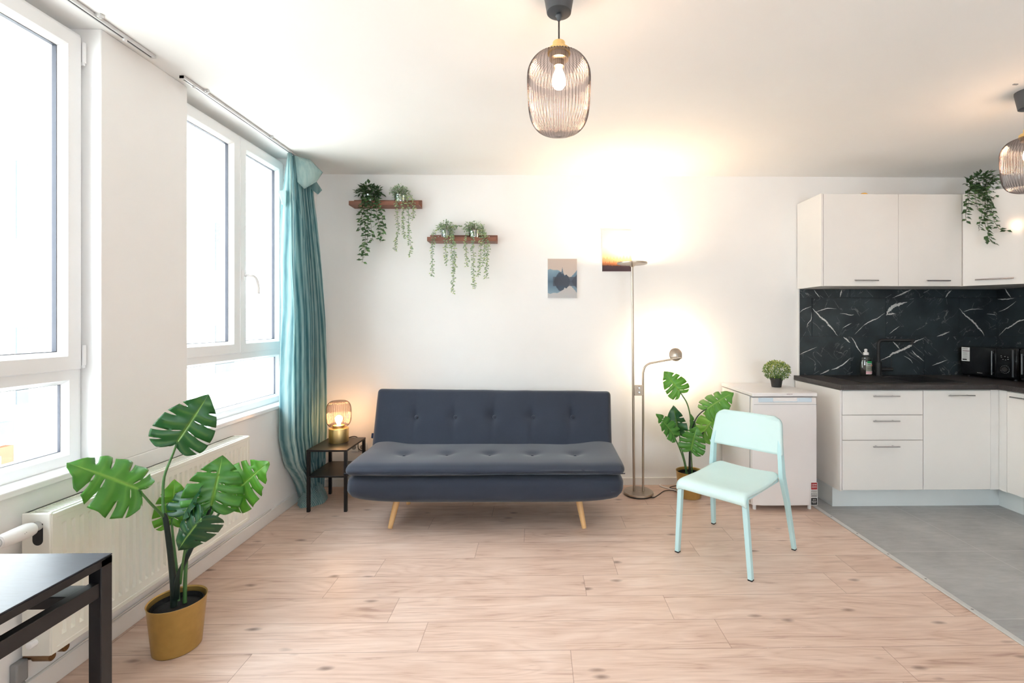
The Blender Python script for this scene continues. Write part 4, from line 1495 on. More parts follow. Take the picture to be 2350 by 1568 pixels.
m = MB()
rnd = random.Random(4)
cc = pc_ + V((0, 0, 0.128))
for i in range(1500):
    d = V((rnd.gauss(0, 1), rnd.gauss(0, 1), rnd.gauss(0.15, 1))).normalized()
    r = (0.55 + 0.45 * rnd.random() ** 0.5) * (0.098 + 0.010 * noise.noise(d * 3))
    p = cc + V((d.x * r, d.y * r, d.z * r * 0.80))
    if p.z < pc_.z + 0.07:
        continue
    v_ = (d + V((rnd.uniform(-1, 1), rnd.uniform(-1, 1), rnd.uniform(-0.6, 1)))).normalized()
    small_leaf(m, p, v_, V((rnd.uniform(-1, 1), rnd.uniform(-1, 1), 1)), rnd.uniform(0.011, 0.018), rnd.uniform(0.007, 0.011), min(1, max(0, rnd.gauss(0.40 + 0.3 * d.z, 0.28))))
m.build('foliage', M['shrub'], sp)
m = MB()
for i in range(40):
    d = V((rnd.gauss(0, 0.6), rnd.gauss(0, 0.6), 1)).normalized()
    m.tube([pc_ + V((d.x * 0.01, d.y * 0.01, 0.055)), pc_ + V((0, 0, 0.06)) + d * 0.11], 0.0012, 5)
m.build('stems', M['stem'], sp)


# ------------------------------------------------------------------ trailing plants
def trailing(label, pot_c, pot_r, pot_h, strands, leafkind, ln, wd, step, crown, seed, spread=0.014):
    """strands: lists of room points, from the pot over the edge and down"""
    rnd = random.Random(seed)
    pot_c = V(pot_c)
    t = thing('trailing_plant', pot_c, label, 'plant', 'trailing plants in zinc pots')
    m = MB()
    m.lathe([(0.001, 0), (pot_r * 0.80, 0), (pot_r * 0.82, 0.003), (pot_r * 0.97, pot_h - 0.004), (pot_r * 1.02, pot_h), (pot_r * 0.97, pot_h - 0.002), (pot_r * 0.9, pot_h - 0.015), (0.001, pot_h - 0.015)], pot_c, 28)
    m.build('pot', M['zinc'], t, smooth=35)
    lm, sm = MB(), MB()
    top = pot_c + V((0, 0, pot_h))
    for k in range(crown[0]):
        d = V((rnd.gauss(0, 1), rnd.gauss(0, 1), rnd.gauss(0.25, 0.8))).normalized()
        p = top + V((d.x * crown[1] * rnd.uniform(0.3, 1), d.y * min(crown[1], 0.075) * rnd.uniform(0.3, 1), crown[2] * 0.35 + d.z * crown[2] * rnd.uniform(0.2, 0.9)))
        if p.y > 3.985:
            p.y = 3.98
        small_leaf(lm, p, d * 0.7 + V((rnd.uniform(-.8, .8), rnd.uniform(-.9, .1), rnd.uniform(-1.0, .3))), V((rnd.uniform(-.5, .5), rnd.uniform(-1, 0), 1)), ln * rnd.uniform(0.8, 1.15), wd * rnd.uniform(0.8, 1.15), rnd.random() * 0.8)
        if k % 5 == 0:
            sm.tube([top - V((0, 0, 0.02)), p], 0.001, 5)
    for st_ in strands:
        pts = smooth_pts(st_, 8)
        pts = [p + V((rnd.uniform(-1, 1) * 0.003, rnd.uniform(-1, 1) * 0.003, 0)) for p in pts]
        sm.tube(pts, 0.0013, 5)
        acc, k = 0.0, 0
        for a, b in zip(pts, pts[1:]):
            seg = (b - a).length
            acc += seg
            while acc > step:
                acc -= step
                k += 1
                p = a + (b - a) * rnd.random()
                ang = k * 2.4 + rnd.uniform(-0.6, 0.6)
                out = V((math.cos(ang), -abs(math.sin(ang)) * 0.9 + 0.2, rnd.uniform(-0.9, 0.15)))
                p0 = p + V((rnd.uniform(-1, 1), rnd.uniform(-1, 0.4), 0)) * spread * 0.5
                if p0.y > 3.985:
                    p0.y = 3.98
                small_leaf(lm, p0, out, V((rnd.uniform(-.4, .4), -0.8, 0.8)), ln * rnd.uniform(0.75, 1.2), wd * rnd.uniform(0.8, 1.15), rnd.random())
    lm.build('foliage', M[leafkind], t)
    sm.build('stems', M['twig'], t)
    return t


def strand(pts, Y=3.87):
    return [at(x, y, Y=(p[2] if len(p) > 2 else Y)) for p in pts for x, y in [(p[0], p[1])]]


# two picture ledges
def ledge(x0, x1, zb, label):
    l = thing('picture_ledge', ((x0 + x1) / 2, 3.94, zb), label, 'wall shelf', 'wooden picture ledges')
    boxm('back_rail', M['walnut'], l, x0, x1, 3.985, 4.0, zb, zb + 0.070, bevel=0.001)
    boxm('shelf_board', M['walnut'], l, x0, x1, 3.885, 3.985, zb, zb + 0.012, bevel=0.001)
    boxm('front_lip', M['walnut'], l, x0, x1, 3.873, 3.885, zb, zb + 0.034, bevel=0.001)
    m = MB()
    for x in (x0 + 0.07, x1 - 0.07):
        m.lathe([(0.005, 0), (0.005, 0.001)], (x, 3.985, zb + 0.055), 10, axis=Matrix.Rotation(PI / 2, 3, 'X'))
    m.build('screw', M['plastic_white'], l)


l1a, l1b = at(814, 465, Y=4.0).x, at(969, 465, Y=4.0).x
l2a, l2b = at(988, 545, Y=4.0).x, at(1142, 545, Y=4.0).x
z1, z2 = at(890, 479.5, Y=4.0).z, at(1060, 559.5, Y=4.0).z
ledge(l1a, l1b, z1, 'upper left wooden picture ledge holding the dark trailing plant')
ledge(l2a, l2b, z2, 'lower wooden picture ledge with two pale trailing plants on it')


def pot_on(pxx, z):
    return V((at(pxx, 470, Y=3.937).x, 3.937, z + 0.012))


p = pot_on(849, z1)
trailing('dark green trailing plant in zinc pot on the upper ledge', p, 0.050, 0.085, [
    strand([(845, 445, 3.90), (838, 462, 3.86), (835, 500, 3.85), (838, 540, 3.86), (836, 570, 3.87), (831, 603, 3.88)]),
    strand([(842, 446, 3.90), (834, 465, 3.85), (830, 495, 3.86), (827, 520, 3.87), (826, 528, 3.87)]),
    strand([(850, 446, 3.90), (852, 464, 3.85), (851, 500, 3.85), (853, 530, 3.86), (856, 553, 3.87)]),
    strand([(855, 446, 3.90), (862, 464, 3.86), (866, 495, 3.86), (873, 525, 3.87), (873, 556, 3.87)]),
    strand([(857, 446, 3.90), (870, 466, 3.86), (876, 490, 3.86), (879, 520, 3.87), (877, 535, 3.87)]),
    strand([(846, 446, 3.90), (844, 466, 3.85), (843, 500, 3.85), (845, 530, 3.86), (841, 560, 3.86), (836, 585, 3.87)]),
], 'ficus', 0.044, 0.026, 0.0125, (170, 0.105, 0.075), 1)
p = pot_on(918, z1)
trailing('pale trailing plant in zinc pot, on the upper ledge beside the dark one', p, 0.048, 0.085, [
    strand([(914, 446, 3.90), (911, 465, 3.86), (912, 505, 3.86), (914, 530, 3.87), (908, 555, 3.87), (906, 576, 3.88)]),
    strand([(922, 446, 3.90), (925, 465, 3.85), (925, 500, 3.86), (926, 525, 3.87), (930, 548, 3.87)]),
    strand([(932, 446, 3.90), (937, 465, 3.86), (938, 510, 3.86), (939, 545, 3.87), (944, 570, 3.87), (938, 590, 3.88)]),
    strand([(938, 444, 3.90), (948, 460, 3.87), (950, 480, 3.87), (947, 505, 3.87)]),
], 'string', 0.021, 0.015, 0.0052, (250, 0.085, 0.075), 2)
p = pot_on(1024, z2)
trailing('pale trailing plant in zinc pot at the left of the lower ledge', p, 0.046, 0.085, [
    strand([(1010, 524, 3.90), (998, 530, 3.88), (994, 550, 3.86), (992, 580, 3.87), (993, 610, 3.87), (991, 634, 3.88)]),
    strand([(1020, 526, 3.90), (1023, 548, 3.86), (1023, 575, 3.87), (1025, 608, 3.88)]),
    strand([(1035, 526, 3.90), (1036, 548, 3.85), (1038, 590, 3.86), (1041, 630, 3.87), (1039, 655, 3.87), (1041, 673, 3.88)]),
    strand([(1036, 526, 3.90), (1042, 550, 3.85), (1044, 590, 3.86), (1044, 625, 3.87)]),
    strand([(1036, 520, 3.90), (1050, 518, 3.88), (1060, 520, 3.88)]),
], 'string', 0.021, 0.015, 0.0052, (250, 0.08, 0.07), 3)
p = pot_on(1088, z2)
trailing('pale trailing plant in zinc pot at the right of the lower ledge', p, 0.046, 0.085, [
    strand([(1078, 526, 3.90), (1069, 548, 3.86), (1070, 580, 3.87), (1073, 612, 3.88)]),
    strand([(1084, 526, 3.90), (1085, 548, 3.86), (1086, 600, 3.87), (1087, 635, 3.87), (1090, 664, 3.88)]),
    strand([(1100, 526, 3.90), (1104, 548, 3.86), (1102, 590, 3.87), (1098, 636, 3.88)]),
    strand([(1108, 526, 3.90), (1119, 548, 3.86), (1120, 580, 3.87), (1116, 615, 3.87), (1117, 640, 3.88)]),
    strand([(1106, 526, 3.90), (1111, 550, 3.86), (1113, 580, 3.87), (1107, 610, 3.87)]),
], 'string', 0.021, 0.015, 0.0052, (250, 0.095, 0.07), 4)

# ------------------------------------------------------------------ canvases
def canvas(x0, x1, z0, z1, fn, label):
    c = thing('wall_picture', ((x0 + x1) / 2, 3.99, z0), label, 'wall art', 'small canvas prints')
    boxm('stretcher', M['paper'], c, x0, x1, 3.982, 4.0, z0, z1)
    m = MB()
    nx, nz = 90, 120
    vs = []
    for j in range(nz + 1):
        for i in range(nx + 1):
            u_, v_ = i / nx, j / nz
            m.col[len(vs)] = lin(fn(u_, v_))
            vs.append((x0 + (x1 - x0) * u_, 3.9815, z0 + (z1 - z0) * v_))
    m.add(vs, [(j * (nx + 1) + i, j * (nx + 1) + i + 1, (j + 1) * (nx + 1) + i + 1, (j + 1) * (nx + 1) + i) for j in range(nz) for i in range(nx)])
    m.build('print', M['print'], c)


def mixc(a, b, t):
    t = max(0, min(1, t))
    return tuple(x + (y - x) * t for x, y in zip(a, b))


def n1(x, s, seed):
    return noise.noise(V((x * s, seed, 0.3)))


def lake(u_, v_):
    d = abs(v_ - 0.42)
    col = mixc((176, 176, 178), (190, 174, 164), v_ * 1.3)
    hz = 0.27 - 0.30 * max(0, u_ - 0.25) + 0.05 * n1(u_, 6, 1) + (0.02 if u_ < 0.45 else 0)
    if u_ > 0.72:
        hz = 0.05 + 0.85 * (u_ - 0.72) + 0.02 * n1(u_, 30, 2)
    if d < hz:
        col = mixc((84, 104, 122), (126, 148, 162), d / max(0.01, hz) * (1.1 - u_ * 0.3))
    h2 = 0.0
    if 0.2 < u_ < 0.62:
        h2 = 0.24 * (1 - abs((u_ - 0.44) / 0.22) ** 2.2) + 0.03 * n1(u_, 18, 5) + 0.02 * n1(u_, 40, 6)
    if 0.55 < u_ < 0.80:
        h2 = max(h2, 0.17 * (1 - ((u_ - 0.64) / 0.13) ** 2) + 0.02 * n1(u_, 30, 8))
    if u_ > 0.82:
        h2 = max(h2, 0.9 * (u_ - 0.80) + 0.02 * n1(u_, 30, 9))
    if d < h2:
        col = mixc((62, 68, 80), (72, 82, 96), d * 4 + 0.4 * n1(u_ + v_, 30, 3))
    if abs(u_ - 0.5) < 0.035 * max(0, 1 - (d - 0.23) / 0.13) and 0.2 < d < 0.36 and v_ > 0.42:
        col = (98, 110, 124)
    if d < 0.12 and u_ > 0.18:
        col = mixc(col, (74, 76, 86), 0.7)
    return col


def pines(u_, v_):
    col = mixc((190, 128, 84), (206, 190, 170), (v_ - 0.15) / 0.45)
    for base, amp, sp_, c_ in ((0.30, 0.24, 9, (176, 124, 88)), (0.20, 0.17, 14, (150, 92, 62)), (0.14, 0.11, 20, (84, 60, 54))):
        k = math.floor(u_ * sp_)
        fr = abs(u_ * sp_ - k - 0.5) * 2
        rr = 0.5 + 0.5 * n1(k, 1.37, base * 10)
        h = base + amp * rr * (1 - fr) ** 1.3 * (0.4 + 0.6 * u_) + 0.015 * n1(u_, 60, base)
        if base < 0.16 and u_ > 0.3:
            h -= 0.04
        if v_ < h:
            col = mixc(c_, col, 0.25 + 0.5 * max(0, v_ - 0.1))
    if v_ < 0.135 + 0.015 * n1(u_, 40, 4):
        col = mixc((70, 56, 62), (92, 72, 74), u_ * 0.6 + v_ * 2)
    return col


a, b = at(1257, 594, Y=3.982), at(1324, 684, Y=3.982)
canvas(a.x, b.x, b.z, a.z, lake, 'grey blue canvas print of misty trees mirrored in a lake')
a, b = at(1382, 529, Y=3.982), at(1450, 623, Y=3.982)
canvas(a.x, b.x, b.z, a.z, pines, 'canvas print of orange misty pine forest behind the floor lamp')

# ------------------------------------------------------------------ pendant lamps
def pendant(cx, cy, label, drop=0.0):
    p = thing('pendant_lamp', (cx, cy, ZC), label, 'pendant lamp', 'ribbed glass pendant lamps')
    m = MB()
    m.lathe([(0.001, -0.096), (0.040, -0.096), (0.0455, -0.093), (0.060, -0.010), (0.060, 0.0)], (cx, cy, ZC), 40)
    m.lathe([(0.010, -0.098), (0.013, -0.106), (0.009, -0.112), (0.006, -0.122), (0.003, -0.124)], (cx, cy, ZC), 20)
    m.build('ceiling_cup', M['canopy'], p, smooth=35)
    zt = 2.430
    m = MB()
    m.tube([(cx, cy, ZC - 0.12), (cx, cy, zt)], 0.003, 8)
    m.build('cord', M['cord_black'], p, smooth=60)
    m = MB()
    m.lathe([(0.003, zt + 0.002), (0.022, zt), (0.0235, zt - 0.003), (0.0235, zt - 0.022), (0.036, zt - 0.025), (0.0415, zt - 0.029), (0.0425, zt - 0.044), (0.001, zt - 0.045)], (cx, cy, 0), 36)
    m.build('brass_cap', M['brass'], p, smooth=35)
    m = MB()
    m.lathe([(0.001, zt - 0.045), (0.036, zt - 0.045), (0.036, zt - 0.066), (0.020, zt - 0.070), (0.020, zt - 0.092), (0.001, zt - 0.093)], (cx, cy, 0), 28)
    m.build('socket', M['nickel'], p, smooth=35)
    R, zb, ztop = 0.1165, zt - 0.348, zt - 0.043
    tab = [(0, 0.35), (0.012, 0.42), (0.035, 0.55), (0.065, 0.73), (0.11, 0.845), (0.17, 0.94), (0.26, 1.0), (0.42, 1.0), (0.58, 0.98), (0.70, 0.955), (0.80, 0.90), (0.88, 0.80), (0.94, 0.64), (0.98, 0.40), (0.995, 0.18), (1.0, 0.01)]
    prof = [(max(0.001, q.x) * R, ztop + (zb - ztop) * q.y) for q in smooth_pts([V((r_, t_, 0)) for t_, r_ in tab], 4)]
    m = MB()
    m.lathe(prof, (cx, cy, 0), 52 * 8, rib=52, amp=0.020, caps=False)
    m.build('glass_shade', M['shade_glass'], p, smooth=60)
    m = MB()
    b0 = zt - 0.092
    m.lathe([(0.012, b0), (0.013, b0 - 0.012), (0.021, b0 - 0.03), (0.026, b0 - 0.05), (0.025, b0 - 0.066), (0.015, b0 - 0.080), (0.001, b0 - 0.085)], (cx, cy, 0), 20)
    m.build('bulb', M['bulb'], p, smooth=60)


pendant(0.083, 1.76, 'lit ribbed glass pendant lamp hanging in the middle of the ceiling')
pendant(at(2362, 390, Y=2.5).x, 2.5, 'lit ribbed glass pendant lamp over the kitchen corner, cut by the frame')
m = MB()
hp2 = at(2330, 194, Z=ZC - 0.002)
m.box(hp2.x - 0.012, hp2.x + 0.012, hp2.y - 0.004, hp2.y + 0.004, ZC - 0.004, ZC)
tag(m.build('ceiling_hook', M['grey'], origin=hp2), 'tiny dark ceiling fixing beside the kitchen pendant cup', 'hook')

# ------------------------------------------------------------------ kitchen units
def bar_handle(parent, a, b, off):
    """steel bar on two posts; off points away from the front"""
    a, b, off = V(a), V(b), V(off)
    m = MB()
    m.tube([a + off, b + off], 0.0055, 12)
    for t in (0.18, 0.82):
        q = a + (b - a) * t
        m.tube([q, q + off], 0.004, 8)
    return m.build('handle', M['chrome'], parent, smooth=40)


KX0, KY, KZ0, KZ1 = 2.222, 3.39, 0.157, 0.888
k1 = thing('drawer_cabinet', (2.52, 3.7, 0.15), 'white base cabinet with three drawers, beside the fridge', 'kitchen cabinet', 'white base cabinets')
boxm('body', M['white_matt'], k1, KX0, 2.822, KY + 0.02, 3.985, KZ0 - 0.004, KZ1)
boxm('side_panel', M['white_gloss'], k1, KX0 - 0.012, KX0, KY + 0.002, 3.985, KZ0 - 0.004, KZ1)
for z0_, z1_, hz in ((0.709, 0.884, 0.848), (0.525, 0.705, 0.667), (0.160, 0.521, 0.482)):
    d_ = boxm('drawer', M['white_gloss'], k1, KX0 + 0.004, 2.820, KY, KY + 0.019, z0_, z1_, bevel=0.0015)
    bar_handle(d_, (2.435, KY, hz), (2.628, KY, hz), (0, -0.028, 0))
k2 = thing('sink_cabinet', (3.07, 3.7, 0.15), 'white base cabinet with one tall door, below the sink', 'kitchen cabinet', 'white base cabinets')
boxm('body', M['white_matt'], k2, 2.824, 3.365, KY + 0.02, 3.985, KZ0 - 0.004, KZ1 - 0.22)
d_ = boxm('door', M['white_gloss'], k2, 2.826, 3.322, KY, KY + 0.019, 0.160, 0.884, bevel=0.0015)
bar_handle(d_, (2.988, KY, 0.850), (3.180, KY, 0.850), (0, -0.028, 0))
boxm('top_rail', M['white_matt'], k2, 2.824, 3.365, KY + 0.02, KY + 0.04, 0.80, 0.891)
boxm('corner_filler', M['white_matt'], k2, 3.326, 3.390, KY + 0.004, KY + 0.02, KZ0, KZ1)
k3 = thing('corner_cabinet', (3.7, 2.8, 0.15), 'white base cabinet along the right wall, cut by the frame', 'kitchen cabinet', 'white base cabinets')
boxm('body', M['white_matt'], k3, 3.405, XR - 0.01, 2.25, 3.985, KZ0 - 0.004, KZ1)
boxm('corner_filler', M['white_matt'], k3, 3.388, 3.405, 3.335, 3.392, KZ0, KZ1)
d_ = boxm('door', M['white_gloss'], k3, 3.386, 3.405, 2.75, 3.332, 0.160, 0.884, bevel=0.0015)
bar_handle(d_, (3.386, 3.285, 0.852), (3.386, 2.98, 0.852), (-0.028, 0, 0))
d_ = boxm('door', M['white_gloss'], k3, 3.386, 3.405, 2.25, 2.746, 0.160, 0.884, bevel=0.0015)
m = MB()
m.box(2.222, 3.492, 3.50, 3.516, 0, 0.155)
m.box(2.222, 2.236, 3.516, 3.985, 0, 0.155)
m.box(3.492, 3.508, 2.25, 3.516, 0, 0.155)
struct(m.build('trim_2', M['plinth']))
# worktop with the sink cut out
WZ0, WZ1 = 0.892, 0.930
hx0, hx1, hy0, hy1 = 2.835, 3.215, 3.50, 3.86
wk = thing('worktop', (3.0, 3.7, WZ0), 'dark grey L shaped kitchen worktop on the white cabinets', 'worktop')
m = MB()
gx = [2.203, hx0, hx1, 3.366, XR]
gy = [2.25, 3.374, hy0, hy1, 3.998]
cells = [(i, j) for i in range(4) for j in range(4) if not (i == 1 and j == 2) and (j > 0 or i == 3)]
vid = {}


def gv(i, j, z):
    key = (i, j, z)
    if key not in vid:
        vid[key] = len(vl)
        vl.append((gx[i], gy[j], z))
    return vid[key]


vl, fc = [], []
for i, j in cells:
    fc.append((gv(i, j, WZ1), gv(i + 1, j, WZ1), gv(i + 1, j + 1, WZ1), gv(i, j + 1, WZ1)))
    fc.append((gv(i, j + 1, WZ0), gv(i + 1, j + 1, WZ0), gv(i + 1, j, WZ0), gv(i, j, WZ0)))
    for (di, dj), (e0, e1) in (((0, -1), ((0, 0), (1, 0))), ((1, 0), ((1, 0), (1, 1))), ((0, 1), ((1, 1), (0, 1))), ((-1, 0), ((0, 1), (0, 0)))):
        if (i + di, j + dj) not in cells:
            a_, b_ = (i + e0[0], j + e0[1]), (i + e1[0], j + e1[1])
            fc.append((gv(*a_, WZ0), gv(*b_, WZ0), gv(*b_, WZ1), gv(*a_, WZ1)))
m.add(vl, fc)
m.build('worktop_slab', M['worktop'], wk, bevel=0.002)
snk = thing('sink', ((hx0 + hx1) / 2, 3.68, WZ1 - 0.16), 'black sink basin set into the dark worktop', 'sink')
m = MB()
x0, x1, y0, y1, zb = hx0 + 0.001, hx1 - 0.001, hy0 + 0.001, hy1 - 0.001, WZ1 - 0.16
T_ = 0.008
m.box(x0, x1, y0, y1, zb, zb + T_)
m.box(x0, x0 + T_, y0, y1, zb, WZ1 + 0.002)
m.box(x1 - T_, x1, y0, y1, zb, WZ1 + 0.002)
m.box(x0, x1, y0, y0 + T_, zb, WZ1 + 0.002)
m.box(x0, x1, y1 - T_, y1, zb, WZ1 + 0.002)
m.build('basin', M['black_matt'], snk)
m = MB()
zr = WZ1
m.box(x0 - 0.40, x0, y0 - 0.02, y1 + 0.09, zr, zr + 0.004)
m.box(x0, x1 + 0.02, y1, y1 + 0.09, zr, zr + 0.004)
m.box(x0, x1 + 0.02, y0 - 0.02, y0, zr, zr + 0.004)
m.box(x1, x1 + 0.02, y0, y1, zr, zr + 0.004)
m.build('drainer_rim', M['black_matt'], snk, bevel=0.0015)
m = MB()
m.lathe([(0.035, 0), (0.035, 0.003), (0.02, 0.002)], ((x0 + x1) / 2, 3.68, zb + T_), 24)
m.build('drain', M['chrome'], snk, smooth=40)
# tap
tp = at(2016, 862, Y=3.905)
tp = V((tp.x, 3.905, WZ1 + 0.004))
tap = thing('kitchen_tap', tp, 'black angular kitchen tap standing behind the sink', 'tap')
m = MB()
m.lathe([(0.001, 0), (0.026, 0), (0.026, 0.006), (0.0235, 0.008), (0.0235, 0.115), (0.022, 0.117), (0.001, 0.117)], tp, 28)
m.build('body', M['black_matt'], tap, smooth=35)
ze = at(2016, 781, Y=3.9).z
m = MB()
m.tube(smooth_pts([tp + V((0, 0, 0.11)), tp + V((0, 0, 0.2)), V((tp.x, tp.y, ze - 0.035)), V((tp.x + 0.008, tp.y - 0.002, ze - 0.010)), V((tp.x + 0.035, tp.y - 0.01, ze)), V((tp.x + 0.12, tp.y - 0.04, ze)), V((tp.x + 0.235, tp.y - 0.085, ze))], 6), 0.0125, 16)
m.tube([(tp.x + 0.222, tp.y - 0.080, ze - 0.004), (tp.x + 0.222, tp.y - 0.080, ze - 0.036)], 0.011, 14)
m.build('spout', M['black_matt'], tap, smooth=40)
m = MB()
m.tube([tp + V((0.015, 0, 0.052)), tp + V((0.108, -0.012, 0.055))], 0.0165, 18)
m.tube([tp + V((0.10, -0.012, 0.062)), tp + V((0.10, -0.012, 0.145))], 0.003, 8)
m.build('lever', M['black_matt'], tap, smooth=40)
# washing-up liquid
bp_ = at(1987, 863, Y=3.91)
bp_ = V((bp_.x, 3.91, WZ1 + 0.004))
bt = thing('soap_bottle', bp_, 'clear washing-up liquid bottle with white cap left of the tap', 'bottle')
fl2 = Matrix.Diagonal((1, 0.62, 1))
bprof = [(0.001, 0), (0.042, 0.0), (0.046, 0.004), (0.049, 0.03), (0.0495, 0.07), (0.047, 0.11), (0.042, 0.145), (0.043, 0.150), (0.038, 0.160), (0.022, 0.168), (0.019, 0.178)]
m = MB()
m.lathe(bprof, bp_, 28, axis=fl2)
b_ = m.build('bottle_body', M['bottle'], bt, smooth=40)
m = MB()
m.lathe([(0.001, 0.003), (0.043, 0.003), (0.0475, 0.03), (0.048, 0.07), (0.0455, 0.11), (0.042, 0.135), (0.001, 0.136)], bp_, 28, axis=fl2)
m.build('liquid', M['liquid'], bt, smooth=40)
m = MB()
m.lathe([(0.021, 0.176), (0.021, 0.196), (0.011, 0.199), (0.010, 0.212), (0.013, 0.216), (0.008, 0.226), (0.001, 0.227)], bp_, 24)
m.build('cap', M['plastic_white'], bt, smooth=40)


def bottle_label(z0, z1, a0, a1, mat, name, k=1.012):
    m = MB()
    n_ = 14
    r0, r1 = lerpt([(z, r) for r, z in bprof[1:]], z0), lerpt([(z, r) for r, z in bprof[1:]], z1)
    vs = []
    for z, r in ((z0, r0), (z1, r1)):
        for i in range(n_ + 1):
            aa = a0 + (a1 - a0) * i / n_
            vs.append(bp_ + V((r * k * math.cos(aa), 0.62 * r * k * math.sin(aa), z)))
    m.add(vs, [(i, i + 1, n_ + 2 + i, n_ + 1 + i) for i in range(n_)])
    return m.build(name, M[mat], b_, smooth=60)


A0, A1 = math.radians(-112), math.radians(-15)
bottle_label(0.016, 0.118, A0, A1, 'paper', 'label')
bottle_label(0.018, 0.040, A0, A1, 'pink_label', 'label_band', 1.018)
bottle_label(0.108, 0.124, math.radians(-100), A1, 'green_label', 'label_band', 1.018)
bottle_label(0.082, 0.096, math.radians(-60), A1, 'salmon_label', 'label_band', 1.018)
bottle_label(0.062, 0.066, math.radians(-100), math.radians(-50), 'grey', 'label_print', 1.02)
bottle_label(0.094, 0.098, math.radians(-98), math.radians(-62), 'ink', 'label_print', 1.02)

# splashback tiles
sb = MB()
zt0, zt1, zt2, zt3 = 0.930, at(1950, 772.3, Y=3.99).z, at(1950, 683.8, Y=3.99).z, 1.679
TWD = at(2033, 720, Y=3.99).x - at(1863.5, 720, Y=3.99).x
rows = [(zt0, zt1, at(1952, 800, Y=3.99).x), (zt1, zt2, at(1863.5, 720, Y=3.99).x), (zt2, zt3, at(1950.6, 670, Y=3.99).x)]
G = 0.0017
for z0_, z1_, xj in rows:
    x = xj - TWD
    while x < XR:
        a_, b_2 = max(x + G, 2.249), min(x + TWD - G, XR - 0.010)
        if b_2 > a_ + 0.005:
            i0 = len(sb.f)
            sb.box(a_, b_2, 3.990, 4.0, z0_ + G, z1_ - G)
            pid = random.random()
            for i in range(i0, len(sb.f)):
                sb.uv[i] = [(0, 0)] * 4
                sb.pid[i] = pid
        x += TWD
    y = 3.99
    first = 0.28 if z0_ == zt1 else TWD * 0.55
    ln_ = first
    while y > 2.25:
        i0 = len(sb.f)
        sb.box(XR - 0.010, XR, y - ln_ + G, y - G, z0_ + G, z1_ - G)
        pid = random.random()
        for i in range(i0, len(sb.f)):
            sb.uv[i] = [(0, 0)] * 4
            sb.pid[i] = pid
        y -= ln_
        ln_ = TWD
# the white veins printed in the tiles: (points in the enlarged photo detail, width)
VEINS = [
    ([(275, 290), (310, 330), (360, 380), (410, 420), (440, 460), (480, 500), (520, 560)], 15), ([(310, 325), (370, 305), (430, 290), (510, 295)], 7), ([(395, 290), (420, 230)], 6),
    ([(545, 340), (600, 345), (650, 357), (685, 350)], 6), ([(570, 485), (620, 455), (660, 435)], 6), ([(770, 465), (810, 435), (870, 405), (910, 390), (985, 335)], 9), ([(690, 545), (740, 495), (775, 460)], 4),
    ([(1000, 360), (1022, 315), (1060, 275), (1120, 252), (1205, 230)], 30), ([(1000, 352), (1040, 345), (1085, 340)], 16), ([(1000, 440), (1012, 425)], 14), ([(1030, 540), (1080, 500), (1130, 465)], 6), ([(1495, 568), (1560, 545), (1620, 518)], 12),
    ([(1715, 290), (1760, 345), (1820, 395), (1870, 440), (1900, 480), (1940, 520), (1960, 562)], 15), ([(1755, 325), (1830, 300), (1950, 297)], 7), ([(1840, 290), (1860, 235)], 6), ([(1985, 345), (2035, 348), (2080, 357)], 6), ([(2005, 488), (2070, 452)], 6),
    ([(290, 110), (320, 150), (350, 185)], 7), ([(345, 160), (380, 186)], 9), ([(385, 105), (440, 185)], 6), ([(565, 105), (555, 140), (548, 180)], 11), ([(800, 105), (870, 178)], 5), ([(990, 187), (1050, 155)], 8), ([(1060, 187), (1140, 155), (1190, 130), (1250, 105)], 11),
    ([(1365, 140), (1420, 108)], 20), ([(1330, 186), (1365, 165)], 8), ([(1580, 186), (1605, 145), (1640, 112)], 11), ([(285, 936), (340, 905)], 7), ([(350, 936), (420, 905), (440, 890)], 12), ([(460, 892), (510, 878), (590, 830), (650, 775)], 11),
    ([(150, 742), (210, 715), (320, 670)], 6), ([(580, 572), (610, 595), (645, 628)], 14), ([(655, 572), (690, 620), (720, 680), (770, 745)], 9), ([(850, 625), (900, 690)], 6), ([(945, 800), (1030, 760), (1060, 735), (1150, 700), (1230, 660), (1280, 620), (1370, 580)], 19),
    ([(1060, 615), (1100, 650), (1130, 690)], 11), ([(1000, 573), (1030, 586)], 9), ([(1250, 700), (1290, 745), (1370, 810)], 9), ([(1170, 755), (1230, 790), (1260, 830)], 6), ([(1300, 860), (1320, 890)], 5), ([(1270, 890), (1300, 930)], 6), ([(1450, 850), (1520, 825), (1600, 795)], 8),
    ([(1598, 600), (1612, 574)], 12), ([(1610, 890), (1610, 932)], 5), ([(1680, 820), (1730, 838)], 8), ([(620, 936), (670, 915)], 9), ([(150, 330), (190, 300), (265, 272)], 6), ([(268, 330), (262, 400), (230, 440), (220, 480)], 6), ([(230, 480), (262, 560)], 5),
    ([(160, 370), (200, 420)], 4), ([(185, 560), (210, 520)], 5), ([(290, 215), (300, 198)], 12), ([(745, 350), (830, 290)], 4), ([(790, 240), (840, 205)], 4), ([(1200, 280), (1270, 215)], 5), ([(1230, 202), (1270, 195)], 8), ([(1590, 195), (1595, 250)], 6), ([(1140, 165), (1185, 140)], 12)]
rv = random.Random(12)


